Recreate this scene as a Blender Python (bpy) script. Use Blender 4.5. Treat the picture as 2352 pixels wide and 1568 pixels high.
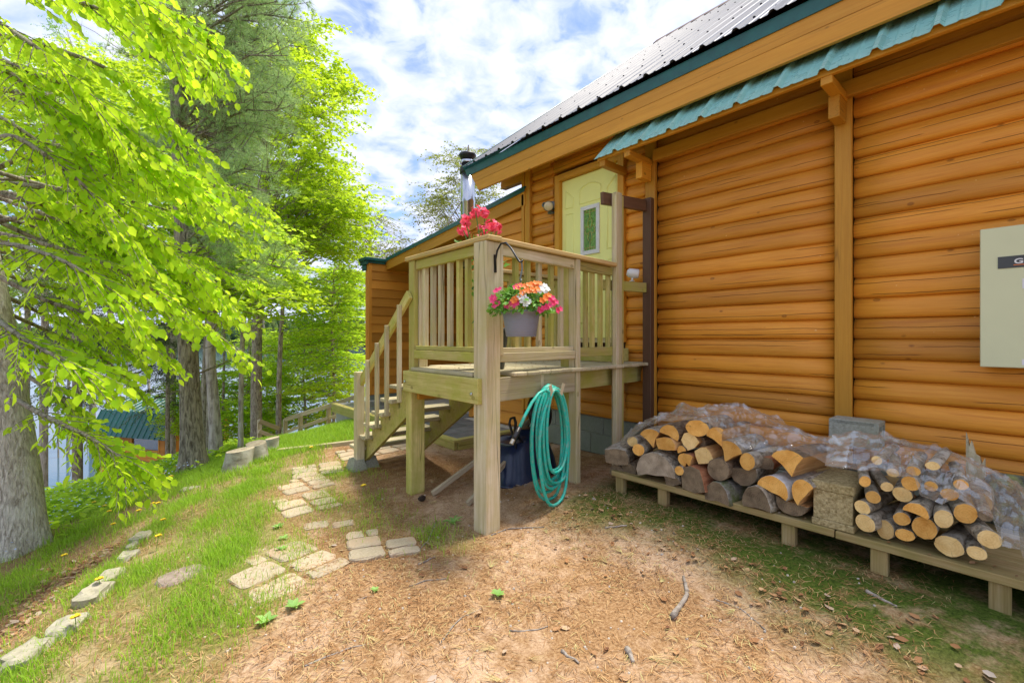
import bpy, math, random
import numpy as np
from mathutils import Vector, Matrix, noise as mnoise

for o in list(bpy.data.objects): bpy.data.objects.remove(o)
scene = bpy.context.scene
COL = scene.collection
rng = random.Random(7)
R = math.radians
V3 = Vector

# ------------------------------------------------------------------ camera
TH = R(40.6); CT, ST = math.cos(TH), math.sin(TH)
CX, CY, FP = 1176.0, 778.0, 16 / 36 * 2352          # photo measured on a 2352 px wide copy
CAMZ = 1.40
cam_d = bpy.data.cameras.new('camera'); cam = bpy.data.objects.new('camera', cam_d)
COL.objects.link(cam); scene.camera = cam
cam.location = (0, 0, CAMZ); cam.rotation_euler = (R(90), 0, -TH)
cam_d.lens = 16; cam_d.sensor_width = 36; cam_d.shift_y = -6 / 2352
cam_d.clip_start = 0.05; cam_d.clip_end = 3000

# ------------------------------------------------------------------ sky
SUN_AZ, SUN_EL = R(100), R(70)
w = bpy.data.worlds.new('World'); scene.world = w; w.use_nodes = True
nt = w.node_tree; nt.nodes.clear()
def wn(t, **k):
    n = nt.nodes.new(t)
    for a, b in k.items(): setattr(n, a, b)
    return n
out = wn('ShaderNodeOutputWorld'); bg = wn('ShaderNodeBackground')
sky = wn('ShaderNodeTexSky', sky_type='NISHITA', sun_disc=False, sun_elevation=SUN_EL, sun_rotation=SUN_AZ, air_density=1.0, dust_density=0.6, ozone_density=2.5)
tc = wn('ShaderNodeTexCoord'); sep = wn('ShaderNodeSeparateXYZ'); nt.links.new(tc.outputs['Generated'], sep.inputs[0])
mx = wn('ShaderNodeMath', operation='MAXIMUM'); nt.links.new(sep.outputs[2], mx.inputs[0]); mx.inputs[1].default_value = 0.0
ad = wn('ShaderNodeMath', operation='ADD'); nt.links.new(mx.outputs[0], ad.inputs[0]); ad.inputs[1].default_value = 0.22
dx = wn('ShaderNodeMath', operation='DIVIDE'); dy = wn('ShaderNodeMath', operation='DIVIDE')
nt.links.new(sep.outputs[0], dx.inputs[0]); nt.links.new(ad.outputs[0], dx.inputs[1])
nt.links.new(sep.outputs[1], dy.inputs[0]); nt.links.new(ad.outputs[0], dy.inputs[1])
cmb = wn('ShaderNodeCombineXYZ'); nt.links.new(dx.outputs[0], cmb.inputs[0]); nt.links.new(dy.outputs[0], cmb.inputs[1])
cmb.inputs[2].default_value = 3.7
n1 = wn('ShaderNodeTexNoise'); n1.inputs['Scale'].default_value = 1.1; n1.inputs['Detail'].default_value = 9; n1.inputs['Roughness'].default_value = 0.55; n1.inputs['Distortion'].default_value = 0.25
n2 = wn('ShaderNodeTexNoise'); n2.inputs['Scale'].default_value = 9.5; n2.inputs['Detail'].default_value = 7; n2.inputs['Roughness'].default_value = 0.55; n2.inputs['Distortion'].default_value = 0.35
for n in (n1, n2): nt.links.new(cmb.outputs[0], n.inputs['Vector'])
sm = wn('ShaderNodeMath', operation='MULTIPLY_ADD'); nt.links.new(n2.outputs[0], sm.inputs[0]); sm.inputs[1].default_value = 1.0; nt.links.new(n1.outputs[0], sm.inputs[2])
rp = wn('ShaderNodeValToRGB'); rp.color_ramp.elements[0].position = 0.77; rp.color_ramp.elements[1].position = 0.94
nt.links.new(sm.outputs[0], rp.inputs[0])
rc = wn('ShaderNodeValToRGB')                                 # thin to thick cloud tone
rc.color_ramp.elements[0].position = 0.36; rc.color_ramp.elements[0].color = (2.9, 3.6, 5.7, 1)
rc.color_ramp.elements[1].position = 0.62; rc.color_ramp.elements[1].color = (5.2, 5.35, 6.3, 1)
nt.links.new(n2.outputs[0], rc.inputs[0])
mixc = wn('ShaderNodeMix', data_type='RGBA'); nt.links.new(rp.outputs[0], mixc.inputs[0]); nt.links.new(sky.outputs[0], mixc.inputs[6]); nt.links.new(rc.outputs[0], mixc.inputs[7])
nt.links.new(mixc.outputs[2], bg.inputs[0]); bg.inputs[1].default_value = 0.1
nt.links.new(bg.outputs[0], out.inputs[0])

# ------------------------------------------------------------------ sun, exposure
sd = bpy.data.lights.new('sun', 'SUN'); sun = bpy.data.objects.new('sun', sd); COL.objects.link(sun)
sd.energy = 2.7; sd.angle = R(12); sd.color = (1.0, 0.93, 0.82)
sdir = V3((math.cos(SUN_EL) * math.sin(SUN_AZ), math.cos(SUN_EL) * math.cos(SUN_AZ), math.sin(SUN_EL)))
sun.rotation_euler = sdir.to_track_quat('Z', 'Y').to_euler(); sun.location = (6, -2, 14)
scene.view_settings.view_transform = 'Standard'; scene.view_settings.look = 'None'
scene.view_settings.exposure = 1.12; scene.view_settings.gamma = 1.0
scene.view_settings.use_curve_mapping = False
scene.render.engine = 'CYCLES'
scene.cycles.max_bounces = 8; scene.cycles.transparent_max_bounces = 12

# ------------------------------------------------------------------ pixel -> place
def ray(x, y):
    u = (x - CX) / FP; v = (CY - y) / FP
    return V3((u * CT + ST, -u * ST + CT, v))
CAM = V3((0, 0, CAMZ))
def atT(x, y, t): return CAM + ray(x, y) * t
def onX(x, y, X): r = ray(x, y); return CAM + r * (X / r.x)
def onY(x, y, Y): r = ray(x, y); return CAM + r * (Y / r.y)
def onZ(x, y, z): r = ray(x, y); return CAM + r * ((z - CAMZ) / r.z)
C0 = V3((1.97, 2.58, 0)); DA = R(4.57)                 # porch: near corner and skew of its front
E1 = V3((math.cos(DA), math.sin(DA), 0)); EN = V3((-math.sin(DA), math.cos(DA), 0))
def onF(x, y, off=0.0):
    r = ray(x, y); t = (off + EN.dot(C0)) / EN.dot(r); return CAM + r * t
def fp(d, off, z): return C0 + E1 * d + EN * off + V3((0, 0, z))

# ------------------------------------------------------------------ terrain height
def ss(a, b, x): x = np.clip((x - a) / (b - a), 0, 1); return x * x * (3 - 2 * x)
def sp(x): return np.logaddexp(0, x)
def gz(x, y):
    x = np.asarray(x, float); y = np.asarray(y, float)
    s = 0.6 * y - 0.8 * x
    z = -0.2 * 0.35 * sp((s - 2.1) / 0.35)
    z = z + 0.13 * ss(2.1, 3.0, x) * (1 - ss(2.75, 3.6, y))
    yc = 9.7 - 1.0 * ss(1.2, 2.6, x)
    z = z - 0.3 * 0.5 * sp((y - yc) / 0.5)
    near = ss(0.4, 1.5, np.hypot(x, y))
    z = z + near * (0.012 * np.sin(2.1 * x + 1.3 * y) * np.sin(1.7 * y - .6 * x) + 0.006 * np.sin(5.3 * x + 2) * np.sin(4.7 * y + 1))
    # low bank behind the edging stones on the left
    d = (x - (-0.4)) * 0.946 - (y - 2.95) * 0.325
    z = z - 0.10 * (1 - ss(-0.45, -0.02, d)) * (1 - ss(4.6, 5.8, y))
    return np.maximum(z, -9.5)
def gzf(x, y): return float(gz(x, y))
def onG(x, y):
    r = ray(x, y); t = 0.6
    while t < 60:
        p = CAM + r * t
        if p.z < gzf(p.x, p.y): break
        t += 0.02
    return V3((p.x, p.y, gzf(p.x, p.y)))

# ------------------------------------------------------------------ object helpers
W = {}
def link(name, me, parent=None, mw=None, mats=None):
    o = bpy.data.objects.new(name, me); COL.objects.link(o)
    mw = mw or Matrix.Identity(4)
    if parent is not None:
        o.parent = parent; o.matrix_parent_inverse = W[parent.name].inverted()
    o.matrix_basis = mw; W[o.name] = mw.copy()
    if mats is not None and me is not None:
        for m in (mats if isinstance(mats, (list, tuple)) else [mats]): me.materials.append(m)
    return o
def tag(o, label=None, cat=None, group=None, kind=None):
    if label: o['label'] = label
    if cat: o['category'] = cat
    if group: o['group'] = group
    if kind: o['kind'] = kind
    return o
def thing(name, loc, label, cat, group=None):
    o = bpy.data.objects.new(name, None); COL.objects.link(o); o.empty_display_size = 0.1
    m = Matrix.Translation(V3(loc)); o.matrix_basis = m; W[o.name] = m
    return tag(o, label, cat, group)
def npmesh(name, Vv, Ff, smooth=False):
    me = bpy.data.meshes.new(name)
    Vv = np.asarray(Vv, np.float32); Ff = np.asarray(Ff, np.int32); k = Ff.shape[1]
    me.vertices.add(len(Vv)); me.vertices.foreach_set('co', Vv.ravel())
    me.loops.add(Ff.size); me.loops.foreach_set('vertex_index', Ff.ravel())
    me.polygons.add(len(Ff)); me.polygons.foreach_set('loop_start', np.arange(0, Ff.size, k, dtype=np.int32))
    me.polygons.foreach_set('loop_total', np.full(len(Ff), k, np.int32))
    if smooth: me.polygons.foreach_set('use_smooth', np.ones(len(Ff), bool))
    me.update(calc_edges=True); me.validate(); return me
class MB:
    def __init__(s): s.v = []; s.f = []; s.m = []
    def add(s, vs, fs, mi=0):
        o = len(s.v); s.v += [tuple(p) for p in vs]
        s.f += [tuple(i + o for i in f) for f in fs]; s.m += [mi] * len(fs)
    def box(s, lo, hi, c=0.0, mi=0, M=None):
        lo = V3(lo); hi = V3(hi); vs, fs = cbox(hi - lo, c); ctr = (lo + hi) / 2
        vs = [V3(p) + ctr for p in vs]
        if M: vs = [M @ p for p in vs]
        s.add(vs, fs, mi)
    def beam(s, p0, p1, wd, ht, up=(0, 0, 1), c=0.0, mi=0):
        M, L = frame(p0, p1, up); vs, fs = cbox(V3((L, wd, ht)), c)
        s.add([M @ V3(p) for p in vs], fs, mi)
    def tube(s, pts, rad, n=8, closed=False, caps=True, mi=0):
        pts = [V3(p) for p in pts]
        if not isinstance(rad, (list, tuple)): rad = [rad] * len(pts)
        N = len(pts); vs = []; fs = []; a = None
        for i, p in enumerate(pts):
            if closed: d = pts[(i + 1) % N] - pts[i - 1]
            else: d = pts[min(i + 1, N - 1)] - pts[max(i - 1, 0)]
            if d.length < 1e-9: d = V3((0, 0, 1))
            d.normalize()
            if a is None: a = d.orthogonal().normalized()
            a = (a - d * a.dot(d))
            a = a.normalized() if a.length > 1e-6 else d.orthogonal().normalized()
            b = d.cross(a)
            for j in range(n):
                t = 2 * math.pi * j / n; vs.append(p + (a * math.cos(t) + b * math.sin(t)) * rad[i])
        for i in range(N if closed else N - 1):
            for j in range(n):
                k = (i + 1) % N; fs.append((i * n + j, i * n + (j + 1) % n, k * n + (j + 1) % n, k * n + j))
        if caps and not closed:
            fs.append(tuple(reversed(range(n)))); fs.append(tuple(range((N - 1) * n, N * n)))
        s.add(vs, fs, mi)
    def lathe(s, prof, M=None, n=20, mi=0, closed=False):
        vs = []; fs = []; k = len(prof)
        for j in range(n):
            t = 2 * math.pi * j / n
            for r, z in prof:
                p = V3((r * math.cos(t), r * math.sin(t), z)); vs.append(M @ p if M else p)
        for j in range(n):
            q = (j + 1) % n
            for i in range(k - 1): fs.append((j * k + i, q * k + i, q * k + i + 1, j * k + i + 1))
        s.add(vs, fs, mi)
    def build(s, name, mats, parent=None, smooth=False, mw=None):
        me = bpy.data.meshes.new(name); me.from_pydata(s.v, [], s.f)
        if any(s.m): me.polygons.foreach_set('material_index', s.m)
        if smooth: me.polygons.foreach_set('use_smooth', [True] * len(s.f))
        me.update(); return link(name, me, parent, mw, mats)
def cbox(sz, c=0.0):
    x, y, z = sz[0] / 2, sz[1] / 2, sz[2] / 2
    if c <= 0:
        v = [(a * x, b * y, d * z) for a in (-1, 1) for b in (-1, 1) for d in (-1, 1)]
        return v, [(0, 1, 3, 2), (4, 6, 7, 5), (0, 4, 5, 1), (2, 3, 7, 6), (0, 2, 6, 4), (1, 5, 7, 3)]
    c = min(c, x * .45, y * .45, z * .45); v = []; idx = {}
    for a in (-1, 1):
        for b in (-1, 1):
            for d in (-1, 1):
                for ax in range(3):
                    p = [a * (x - c), b * (y - c), d * (z - c)]; p[ax] = (a, b, d)[ax] * (x, y, z)[ax]
                    idx[(a, b, d, ax)] = len(v); v.append(tuple(p))
    f = []
    for ax in range(3):
        o = [i for i in range(3) if i != ax]
        for sg in (-1, 1):
            q = []
            for (p, r) in ((-1, -1), (1, -1), (1, 1), (-1, 1)):
                k = [0, 0, 0]; k[ax] = sg; k[o[0]] = p; k[o[1]] = r; q.append(idx[(k[0], k[1], k[2], ax)])
            nrm = (ax != 1); f.append(tuple(q) if (sg > 0) == nrm else tuple(reversed(q)))
    for ax in range(3):
        o = [i for i in range(3) if i != ax]
        for p in (-1, 1):
            for r in (-1, 1):
                q = []
                for sg, fa in ((-1, o[0]), (1, o[0]), (1, o[1]), (-1, o[1])):
                    k = [0, 0, 0]; k[ax] = sg; k[o[0]] = p; k[o[1]] = r; q.append(idx[(k[0], k[1], k[2], fa)])
                f.append(tuple(q))
    for a in (-1, 1):
        for b in (-1, 1):
            for d in (-1, 1): f.append(tuple(idx[(a, b, d, i)] for i in range(3)))
    return v, f
def frame(p0, p1, up=(0, 0, 1)):
    p0 = V3(p0); p1 = V3(p1); d = p1 - p0; L = d.length; x = d / L; z = V3(up)
    z = (z - x * z.dot(x))
    z = z.normalized() if z.length > 1e-5 else x.orthogonal().normalized()
    y = z.cross(x); M = Matrix((x, y, z)).transposed().to_4x4(); M.translation = (p0 + p1) / 2
    return M, L
def timber(name, p0, p1, wd, ht, mat, parent, up=(0, 0, 1), c=0.004):
    M, L = frame(p0, p1, up); vs, fs = cbox(V3((L, wd, ht)), c)
    me = bpy.data.meshes.new(name); me.from_pydata(vs, [], fs); me.update()
    return link(name, me, parent, M, mat)
def post(name, x0, y0, wx, wy, z0, z1, mat, parent, c=0.005):
    return timber(name, (x0 + wx / 2, y0 + wy / 2, z0), (x0 + wx / 2, y0 + wy / 2, z1), wy, wx, mat, parent, up=(1, 0, 0), c=c)
def extr(name, prof, p0, p1, mat, parent, up=(0, 0, 1), smooth=False, nseg=1, jit=0.0, cap=True):
    """profile (side, up) swept from p0 to p1; side = up x direction"""
    M, L = frame(p0, p1, up); k = len(prof); vs = []; fs = []
    for i in range(nseg + 1):
        x = -L / 2 + L * i / nseg; ja = rng.uniform(-jit, jit); jb = rng.uniform(-jit, jit)
        for a, b in prof: vs.append((x, a + ja, b + jb))
    for i in range(nseg):
        for j in range(k):
            q = (j + 1) % k; fs.append((i * k + j, i * k + q, (i + 1) * k + q, (i + 1) * k + j))
    if cap: fs.append(tuple(reversed(range(k)))); fs.append(tuple(range(nseg * k, nseg * k + k)))
    me = bpy.data.meshes.new(name); me.from_pydata(vs, [], fs)
    if smooth: me.polygons.foreach_set('use_smooth', [True] * (len(fs) - 2) + [False] * 2)
    me.update(); return link(name, me, parent, M, mat)

# ------------------------------------------------------------------ material helpers
class NT:
    def __init__(s, name):
        s.mat = bpy.data.materials.new(name); s.mat.use_nodes = True; s.t = s.mat.node_tree
        s.b = s.t.nodes['Principled BSDF']; s.o = s.t.nodes['Material Output']
    def n(s, t, **k):
        n = s.t.nodes.new(t)
        for a, b in k.items(): setattr(n, a, b)
        return n
    def l(s, a, b): s.t.links.new(a, b)
    def obj(s, scale=(1, 1, 1), rnd=True):
        tc = s.n('ShaderNodeTexCoord'); vec = tc.outputs['Object']
        if rnd:
            oi = s.n('ShaderNodeObjectInfo'); m = s.n('ShaderNodeVectorMath', operation='SCALE')
            m.inputs[0].default_value = (37.1, 91.7, 53.3); s.l(oi.outputs['Random'], m.inputs['Scale'])
            a = s.n('ShaderNodeVectorMath', operation='ADD'); s.l(vec, a.inputs[0]); s.l(m.outputs[0], a.inputs[1]); vec = a.outputs[0]
        mp = s.n('ShaderNodeMapping'); mp.inputs['Scale'].default_value = scale; s.l(vec, mp.inputs[0]); return mp.outputs[0]
    def noise(s, vec, scale, detail=4, rough=0.5, dist=0.0):
        n = s.n('ShaderNodeTexNoise'); n.inputs['Scale'].default_value = scale; n.inputs['Detail'].default_value = detail
        n.inputs['Roughness'].default_value = rough; n.inputs['Distortion'].default_value = dist
        if vec is not None: s.l(vec, n.inputs['Vector'])
        return n.outputs[0]
    def vor(s, vec, scale, feat='F1', rnd=1.0):
        n = s.n('ShaderNodeTexVoronoi', feature=feat); n.inputs['Scale'].default_value = scale; n.inputs['Randomness'].default_value = rnd
        if vec is not None: s.l(vec, n.inputs['Vector'])
        return n.outputs['Distance']
    def ramp(s, fac, stops, interp='LINEAR'):
        n = s.n('ShaderNodeValToRGB'); e = n.color_ramp.elements; n.color_ramp.interpolation = interp
        for i, (p, c) in enumerate(stops):
            if i >= 2: e.new(p)
            e[i].position = p; e[i].color = (c, c, c, 1) if isinstance(c, (int, float)) else (*c, 1)
        s.l(fac, n.inputs[0]); return n.outputs[0]
    def mix(s, fac, a, b, mode='MIX'):
        n = s.n('ShaderNodeMix', data_type='RGBA', blend_type=mode)
        for i, x in ((0, fac), (6, a), (7, b)):
            if isinstance(x, (int, float)): n.inputs[i].default_value = x if i == 0 else (x, x, x, 1)
            elif isinstance(x, tuple): n.inputs[i].default_value = (*x, 1)
            else: s.l(x, n.inputs[i])
        return n.outputs[2]
    def math(s, op, a, b=0.0):
        n = s.n('ShaderNodeMath', operation=op)
        for i, x in ((0, a), (1, b)):
            if isinstance(x, (int, float)): n.inputs[i].default_value = x
            else: s.l(x, n.inputs[i])
        return n.outputs[0]
    def rand(s): return s.n('ShaderNodeObjectInfo').outputs['Random']
    def island(s): return s.n('ShaderNodeNewGeometry').outputs['Random Per Island']
    def bump(s, h, strength=0.3, dist=0.01):
        n = s.n('ShaderNodeBump'); n.inputs['Strength'].default_value = strength; n.inputs['Distance'].default_value = dist
        s.l(h, n.inputs['Height']); s.l(n.outputs[0], s.b.inputs['Normal'])
    def col(s, c):
        if isinstance(c, tuple): s.b.inputs['Base Color'].default_value = (*c, 1)
        else: s.l(c, s.b.inputs['Base Color'])
    def set(s, rough=0.6, metal=0.0, spec=None):
        if isinstance(rough, (int, float)): s.b.inputs['Roughness'].default_value = rough
        else: s.l(rough, s.b.inputs['Roughness'])
        s.b.inputs['Metallic'].default_value = metal
        if spec is not None: s.b.inputs['Specular IOR Level'].default_value = spec
        return s.mat
def wood(name, base, dark, light=None, crack=0.0, lines=0.0, algae=None, algae_amt=0.5, rough=0.65, knots=True, gscale=1.0, spec=0.3, bstr=0.35):
    k = NT(name); light = light or tuple(min(1, c * 1.35) for c in base)
    g = k.noise(k.obj((1.2, 22 * gscale, 22 * gscale)), 1.6, 6, 0.6, 0.6)
    g2 = k.noise(k.obj((2, 90 * gscale, 90 * gscale)), 1.6, 3, 0.6)
    c = k.ramp(g, [(0.25, dark), (0.5, base), (0.75, light)])
    c = k.mix(0.35, c, k.ramp(g2, [(0.3, dark), (0.7, light)]), 'MIX')
    big = k.noise(k.obj((1, 3, 3)), 1.3, 3, 0.5)
    c = k.mix(k.ramp(big, [(0.35, 0.0), (0.75, 0.55)]), c, tuple(x * .72 for x in base))
    v = k.math('ADD', k.math('MULTIPLY', k.rand(), 0.50), 0.74)
    c = k.mix(1.0, c, k.n('ShaderNodeCombineColor').outputs[0], 'MULTIPLY') if False else k.mix(1.0, c, v, 'MULTIPLY')
    h = k.math('ADD', k.math('MULTIPLY', g, 0.6), k.math('MULTIPLY', g2, 0.4))
    if knots:
        vd = k.vor(k.obj((1.3, 2.2, 2.2)), 2.4); kn = k.ramp(vd, [(0.03, 0.45), (0.055, 0.7), (0.085, 0.0)])
        c = k.mix(kn, c, tuple(x * .38 for x in dark))
    if crack:
        wv = k.noise(k.obj((0.22, 8, 8)), 1.3, 2, 0.45, 0.1)
        cr = k.ramp(k.math('ABSOLUTE', k.math('SUBTRACT', wv, 0.5)), [(0.0, 1.0), (0.010, 0.0)])
        ms = k.ramp(k.noise(k.obj((0.45, 3, 3)), 1.1, 1), [(0.42, 0.0), (0.56, 1.0)])
        cr = k.math('MULTIPLY', k.math('MULTIPLY', cr, ms), crack)
        c = k.mix(cr, c, tuple(x * .18 for x in dark)); h = k.math('SUBTRACT', h, k.math('MULTIPLY', cr, 1.5))
    if lines:
        wsp = k.ramp(k.noise(k.obj((1, 1.6, 1.6)), 34, 1, .4), [(.80, 0.0), (.83, .75)]); c = k.mix(wsp, c, (.82, .62, .25))
    if lines:                                           # long drying checks along the log
        tco = k.n('ShaderNodeTexCoord'); sx = k.n('ShaderNodeSeparateXYZ'); k.l(tco.outputs['Object'], sx.inputs[0]); rd = k.rand()
        for q, (m1, a0) in enumerate(((7.3, .035), (13.7, .055), (29.1, .02))):
            z0 = k.math('ADD', k.math('MULTIPLY', k.math('FRACT', k.math('MULTIPLY', rd, m1)), .085), a0)
            wob = k.noise(k.obj((1.4, .001, .001)), 1.0 + q * .4, 3, .6); dz_ = k.math('ABSOLUTE', k.math('SUBTRACT', k.math('SUBTRACT', sx.outputs[2], z0), k.math('MULTIPLY', k.math('SUBTRACT', wob, .5), .035)))
            ms = k.ramp(k.noise(k.obj((.55, .001, .001)), .8 + q * .3, 1, .5), [(.52, 0.0), (.54, 1.0)])
            cr = k.math('MULTIPLY', k.math('MULTIPLY', k.ramp(dz_, [(.0006, 1.0), (.0026, 0.0)]), ms), lines)
            c = k.mix(cr, c, tuple(x * .16 for x in dark)); h = k.math('SUBTRACT', h, k.math('MULTIPLY', cr, 1.5))
    if algae:
        tc = k.n('ShaderNodeTexCoord'); an = k.noise(k.obj((2, 3, 3)), 2.0, 6, 0.65)
        c = k.mix(k.math('MULTIPLY', k.ramp(an, [(0.38, 0.0), (0.66, 1.0)]), algae_amt), c, algae)
    k.col(c); k.bump(h, bstr, 0.004); return k.set(rough, 0, spec)
def plain(name, c, rough=0.5, metal=0.0, var=0.12, sc=8, spec=0.5, rvar=0.0, bump=0.0):
    k = NT(name); n = k.noise(k.obj(), sc, 5, 0.6)
    k.col(k.mix(1.0, c, k.ramp(n, [(0.25, 1 - var * 1.5), (0.75, 1 + 0.0)]), 'MULTIPLY'))
    if bump: k.bump(k.noise(k.obj(), sc * 6, 4), bump, 0.003)
    r = k.math('ADD', k.math('MULTIPLY', n, rvar), rough - rvar / 2) if rvar else rough
    return k.set(r, metal, spec)
def leafmat(name, c1, c2, trans, tamt=0.5, rough=0.5):
    k = NT(name); c = k.ramp(k.island(), [(0.0, c1), (0.6, c2), (1.0, tuple(x * 1.25 for x in c2))])
    k.col(c); k.set(rough, 0, 0.3)
    tr = k.n('ShaderNodeBsdfTranslucent'); k.l(k.mix(1.0, k.ramp(k.island(), [(0, 0.75), (1, 1.15)]), trans, 'MULTIPLY'), tr.inputs[0])
    ms = k.n('ShaderNodeMixShader'); ms.inputs[0].default_value = tamt
    k.l(k.b.outputs[0], ms.inputs[1]); k.l(tr.outputs[0], ms.inputs[2]); k.l(ms.outputs[0], k.o.inputs[0]); return k.mat

# ------------------------------------------------------------------ materials
m_log = wood('log_stain', (.68, .27, .021), (.48, .155, .012), (.76, .345, .04), lines=0.95, rough=0.5, spec=0.35)
m_trim = wood('trim_stain', (.62, .29, .026), (.50, .21, .016), (.68, .35, .04), crack=0.5, rough=0.5)
m_eave = wood('eave_stain', (.68, .31, .03), (.54, .22, .02), (.74, .38, .05), crack=0.2, rough=0.5)
m_siding = wood('siding_paint', (.66, .27, .03), (.58, .22, .024), (.70, .30, .04), knots=False, gscale=.7, rough=0.55, bstr=0.2)
m_brown = wood('brown_paint', (.12, .06, .03), (.09, .045, .024), (.15, .08, .045), knots=False, rough=0.5)
m_deck = wood('treated_lumber', (.56, .47, .16), (.32, .24, .065), (.70, .61, .28), crack=0.8, algae=(.36, .37, .05), algae_amt=0.75, rough=0.8, spec=.2)
m_deckgrey = wood('weathered_lumber', (.58, .49, .31), (.34, .26, .13), (.72, .65, .49), crack=0.9, algae=(.45, .41, .12), algae_amt=0.45, rough=0.8, spec=.2)
m_board = wood('deck_board_wood', (.52, .45, .29), (.36, .30, .17), (.62, .56, .40), crack=0.4, algae=(.30, .28, .09), algae_amt=0.35, rough=0.85, spec=.15)
m_rail = wood('rail_cap_wood', (.56, .38, .15), (.42, .26, .09), (.66, .50, .24), crack=0.4, algae=(.38, .33, .10), algae_amt=0.3, rough=0.7)
m_bench = wood('bench_plank_wood', (.34, .24, .10), (.17, .11, .04), (.50, .39, .21), crack=0.8, algae=(.18, .19, .04), algae_amt=0.45, rough=0.85, spec=.15)
m_grey = plain('roof_steel', (.13, .14, .17), 0.5, 0.0, 0.15, 3, rvar=.1, spec=.16)
m_teal = plain('green_metal', (.012, .13, .115), 0.38, 0.0, 0.35, 6, rvar=.2)
m_awn = plain('awning_metal', (.30, .62, .55), 0.28, 0.0, 0.15, 9, rvar=.1)
m_black = plain('black_plastic', (.012, .012, .014), 0.45)
m_white = plain('white_plastic', (.75, .75, .72), 0.4)
m_door = plain('door_paint', (.90, .89, .30), 0.42, 0, .05, 3)
m_box = plain('enclosure_paint', (.64, .66, .40), 0.5, 0, .05, 3)
def cmu(name, c1, c2, moss):
    k = NT(name); n = k.noise(k.obj(), 60, 6, 0.7); b = k.noise(k.obj(), 3, 4)
    c = k.ramp(n, [(0.3, c1), (0.7, c2)]); c = k.mix(k.ramp(b, [(0.4, 0.0), (0.7, 0.55)]), c, moss)
    k.col(c); k.bump(n, 0.8, 0.006); return k.set(0.95, 0, .1)
m_cmu = cmu('block_concrete', (.24, .24, .18), (.46, .46, .38), (.26, .27, .15))
m_cmu2 = cmu('rough_block', (.14, .10, .035), (.62, .52, .28), (.30, .24, .09))
m_foot = cmu('foundation_block', (.22, .24, .19), (.30, .33, .27), (.20, .24, .16))
# ================================================================== ground, lake, far shore
def grassmask(x, y):
    x = np.asarray(x, float); y = np.asarray(y, float)
    xb = 0.36 + (y - 2.1) * 0.37 + 0.16 * np.sin(2.3 * y + .5) + .1 * np.sin(5.1 * y)
    g = 1 - ss(-0.35, 0.25, x - xb)
    lawn = ss(6.15, 6.45, y + 0.33 * (x - 2.0)) * (1 - ss(3.1, 3.6, x)) * (1 - ss(8.9, 9.6, y))
    g = np.maximum(g, lawn)
    p = .5 + .5 * np.sin(3.1 * x + 1.7 * y) * np.sin(2.3 * y - 1.9 * x + 1) + .25 * np.sin(9 * x + 4 * y)
    g = g * np.where(lawn > .5, 1.0, .45 + .55 * np.clip(p * 1.4, 0, 1))
    dd_ = (x + .4) * .946 - (y - 2.95) * .325
    g = g * (1 - .8 * ss(-.62, -.45, dd_) * (1 - ss(-.10, .0, dd_)) * (1 - ss(4.6, 5.3, y)))
    tuft = ss(.55, .9, np.exp(-((x - 1.75) ** 2 / .10 + (y - 2.75) ** 2 / .25))) * .4
    tuft2 = np.exp(-((x - 1.45) ** 2 / .06 + (y - 3.7) ** 2 / .4)) * .45
    tuft3 = np.exp(-((x - 1.75) ** 2 / .05 + (y - 4.9) ** 2 / .2)) * .6
    return np.clip(np.maximum.reduce([g, tuft, tuft2, tuft3]), 0, 1)
def axis(segs):
    a = []
    for lo, hi, st in segs: a += list(np.arange(lo, hi, st))
    return np.array(a + [segs[-1][1]])
ax_ = axis([(-400, -60, 40), (-60, -12, 4), (-12, -2.6, .4), (-2.6, 4.6, .045), (4.6, 12, .6), (12, 60, 6), (60, 420, 40)])
ay_ = axis([(-400, -40, 40), (-40, -4, 4), (-4, 0, .4), (0, 10.4, .05), (10.4, 20, .4), (20, 40, 2), (40, 80, 10)])
gx, gy = np.meshgrid(ax_, ay_, indexing='ij'); gzz = gz(gx, gy)
rs = np.random.RandomState(3)
nearm = (gx > -2.6) & (gx < 4.6) & (gy > 0) & (gy < 10.4)
gzz = gzz + nearm * rs.normal(0, 0.0022, gzz.shape)
nx_, ny_ = gx.shape; idx = np.arange(nx_ * ny_).reshape(nx_, ny_)
Fg = np.stack([idx[:-1, :-1], idx[1:, :-1], idx[1:, 1:], idx[:-1, 1:]], -1).reshape(-1, 4)
me = npmesh('ground', np.stack([gx, gy, gzz], -1).reshape(-1, 3), Fg, True)
moss = ss(2.3, 2.8, gx + .12 * np.sin(3 * gy)) * (1 - ss(3.9, 4.2, gx)) * (1 - ss(2.3, 2.75, gy))
litter = np.clip((1 - ss(-.45, -.05, (gx + .4) * .946 - (gy - 2.95) * .325)) * (1 - ss(5.0, 6.5, gy)) + ss(8.0, 9.6, gy - .4 * gx) * .8, 0, 1)
ca = me.color_attributes.new('mask', 'FLOAT_COLOR', 'POINT')
ca.data.foreach_set('color', np.stack([grassmask(gx, gy), moss, litter, np.ones_like(gx)], -1).astype(np.float32).ravel())
k = NT('ground_earth'); at = k.n('ShaderNodeAttribute', attribute_name='mask'); sp3 = k.n('ShaderNodeSeparateColor'); k.l(at.outputs['Color'], sp3.inputs[0])
v = k.obj(rnd=False); n0 = k.noise(v, 1.1, 5, .6); n1_ = k.noise(v, 9, 6, .7); n2_ = k.noise(v, 70, 5, .7); n3_ = k.noise(v, 240, 3, .7)
sand = k.ramp(n2_, [(.3, (.44, .28, .16)), (.55, (.60, .42, .27)), (.75, (.70, .53, .37))])
need = k.ramp(n2_, [(.3, (.16, .08, .035)), (.5, (.35, .20, .09)), (.72, (.55, .37, .20))])
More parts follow.
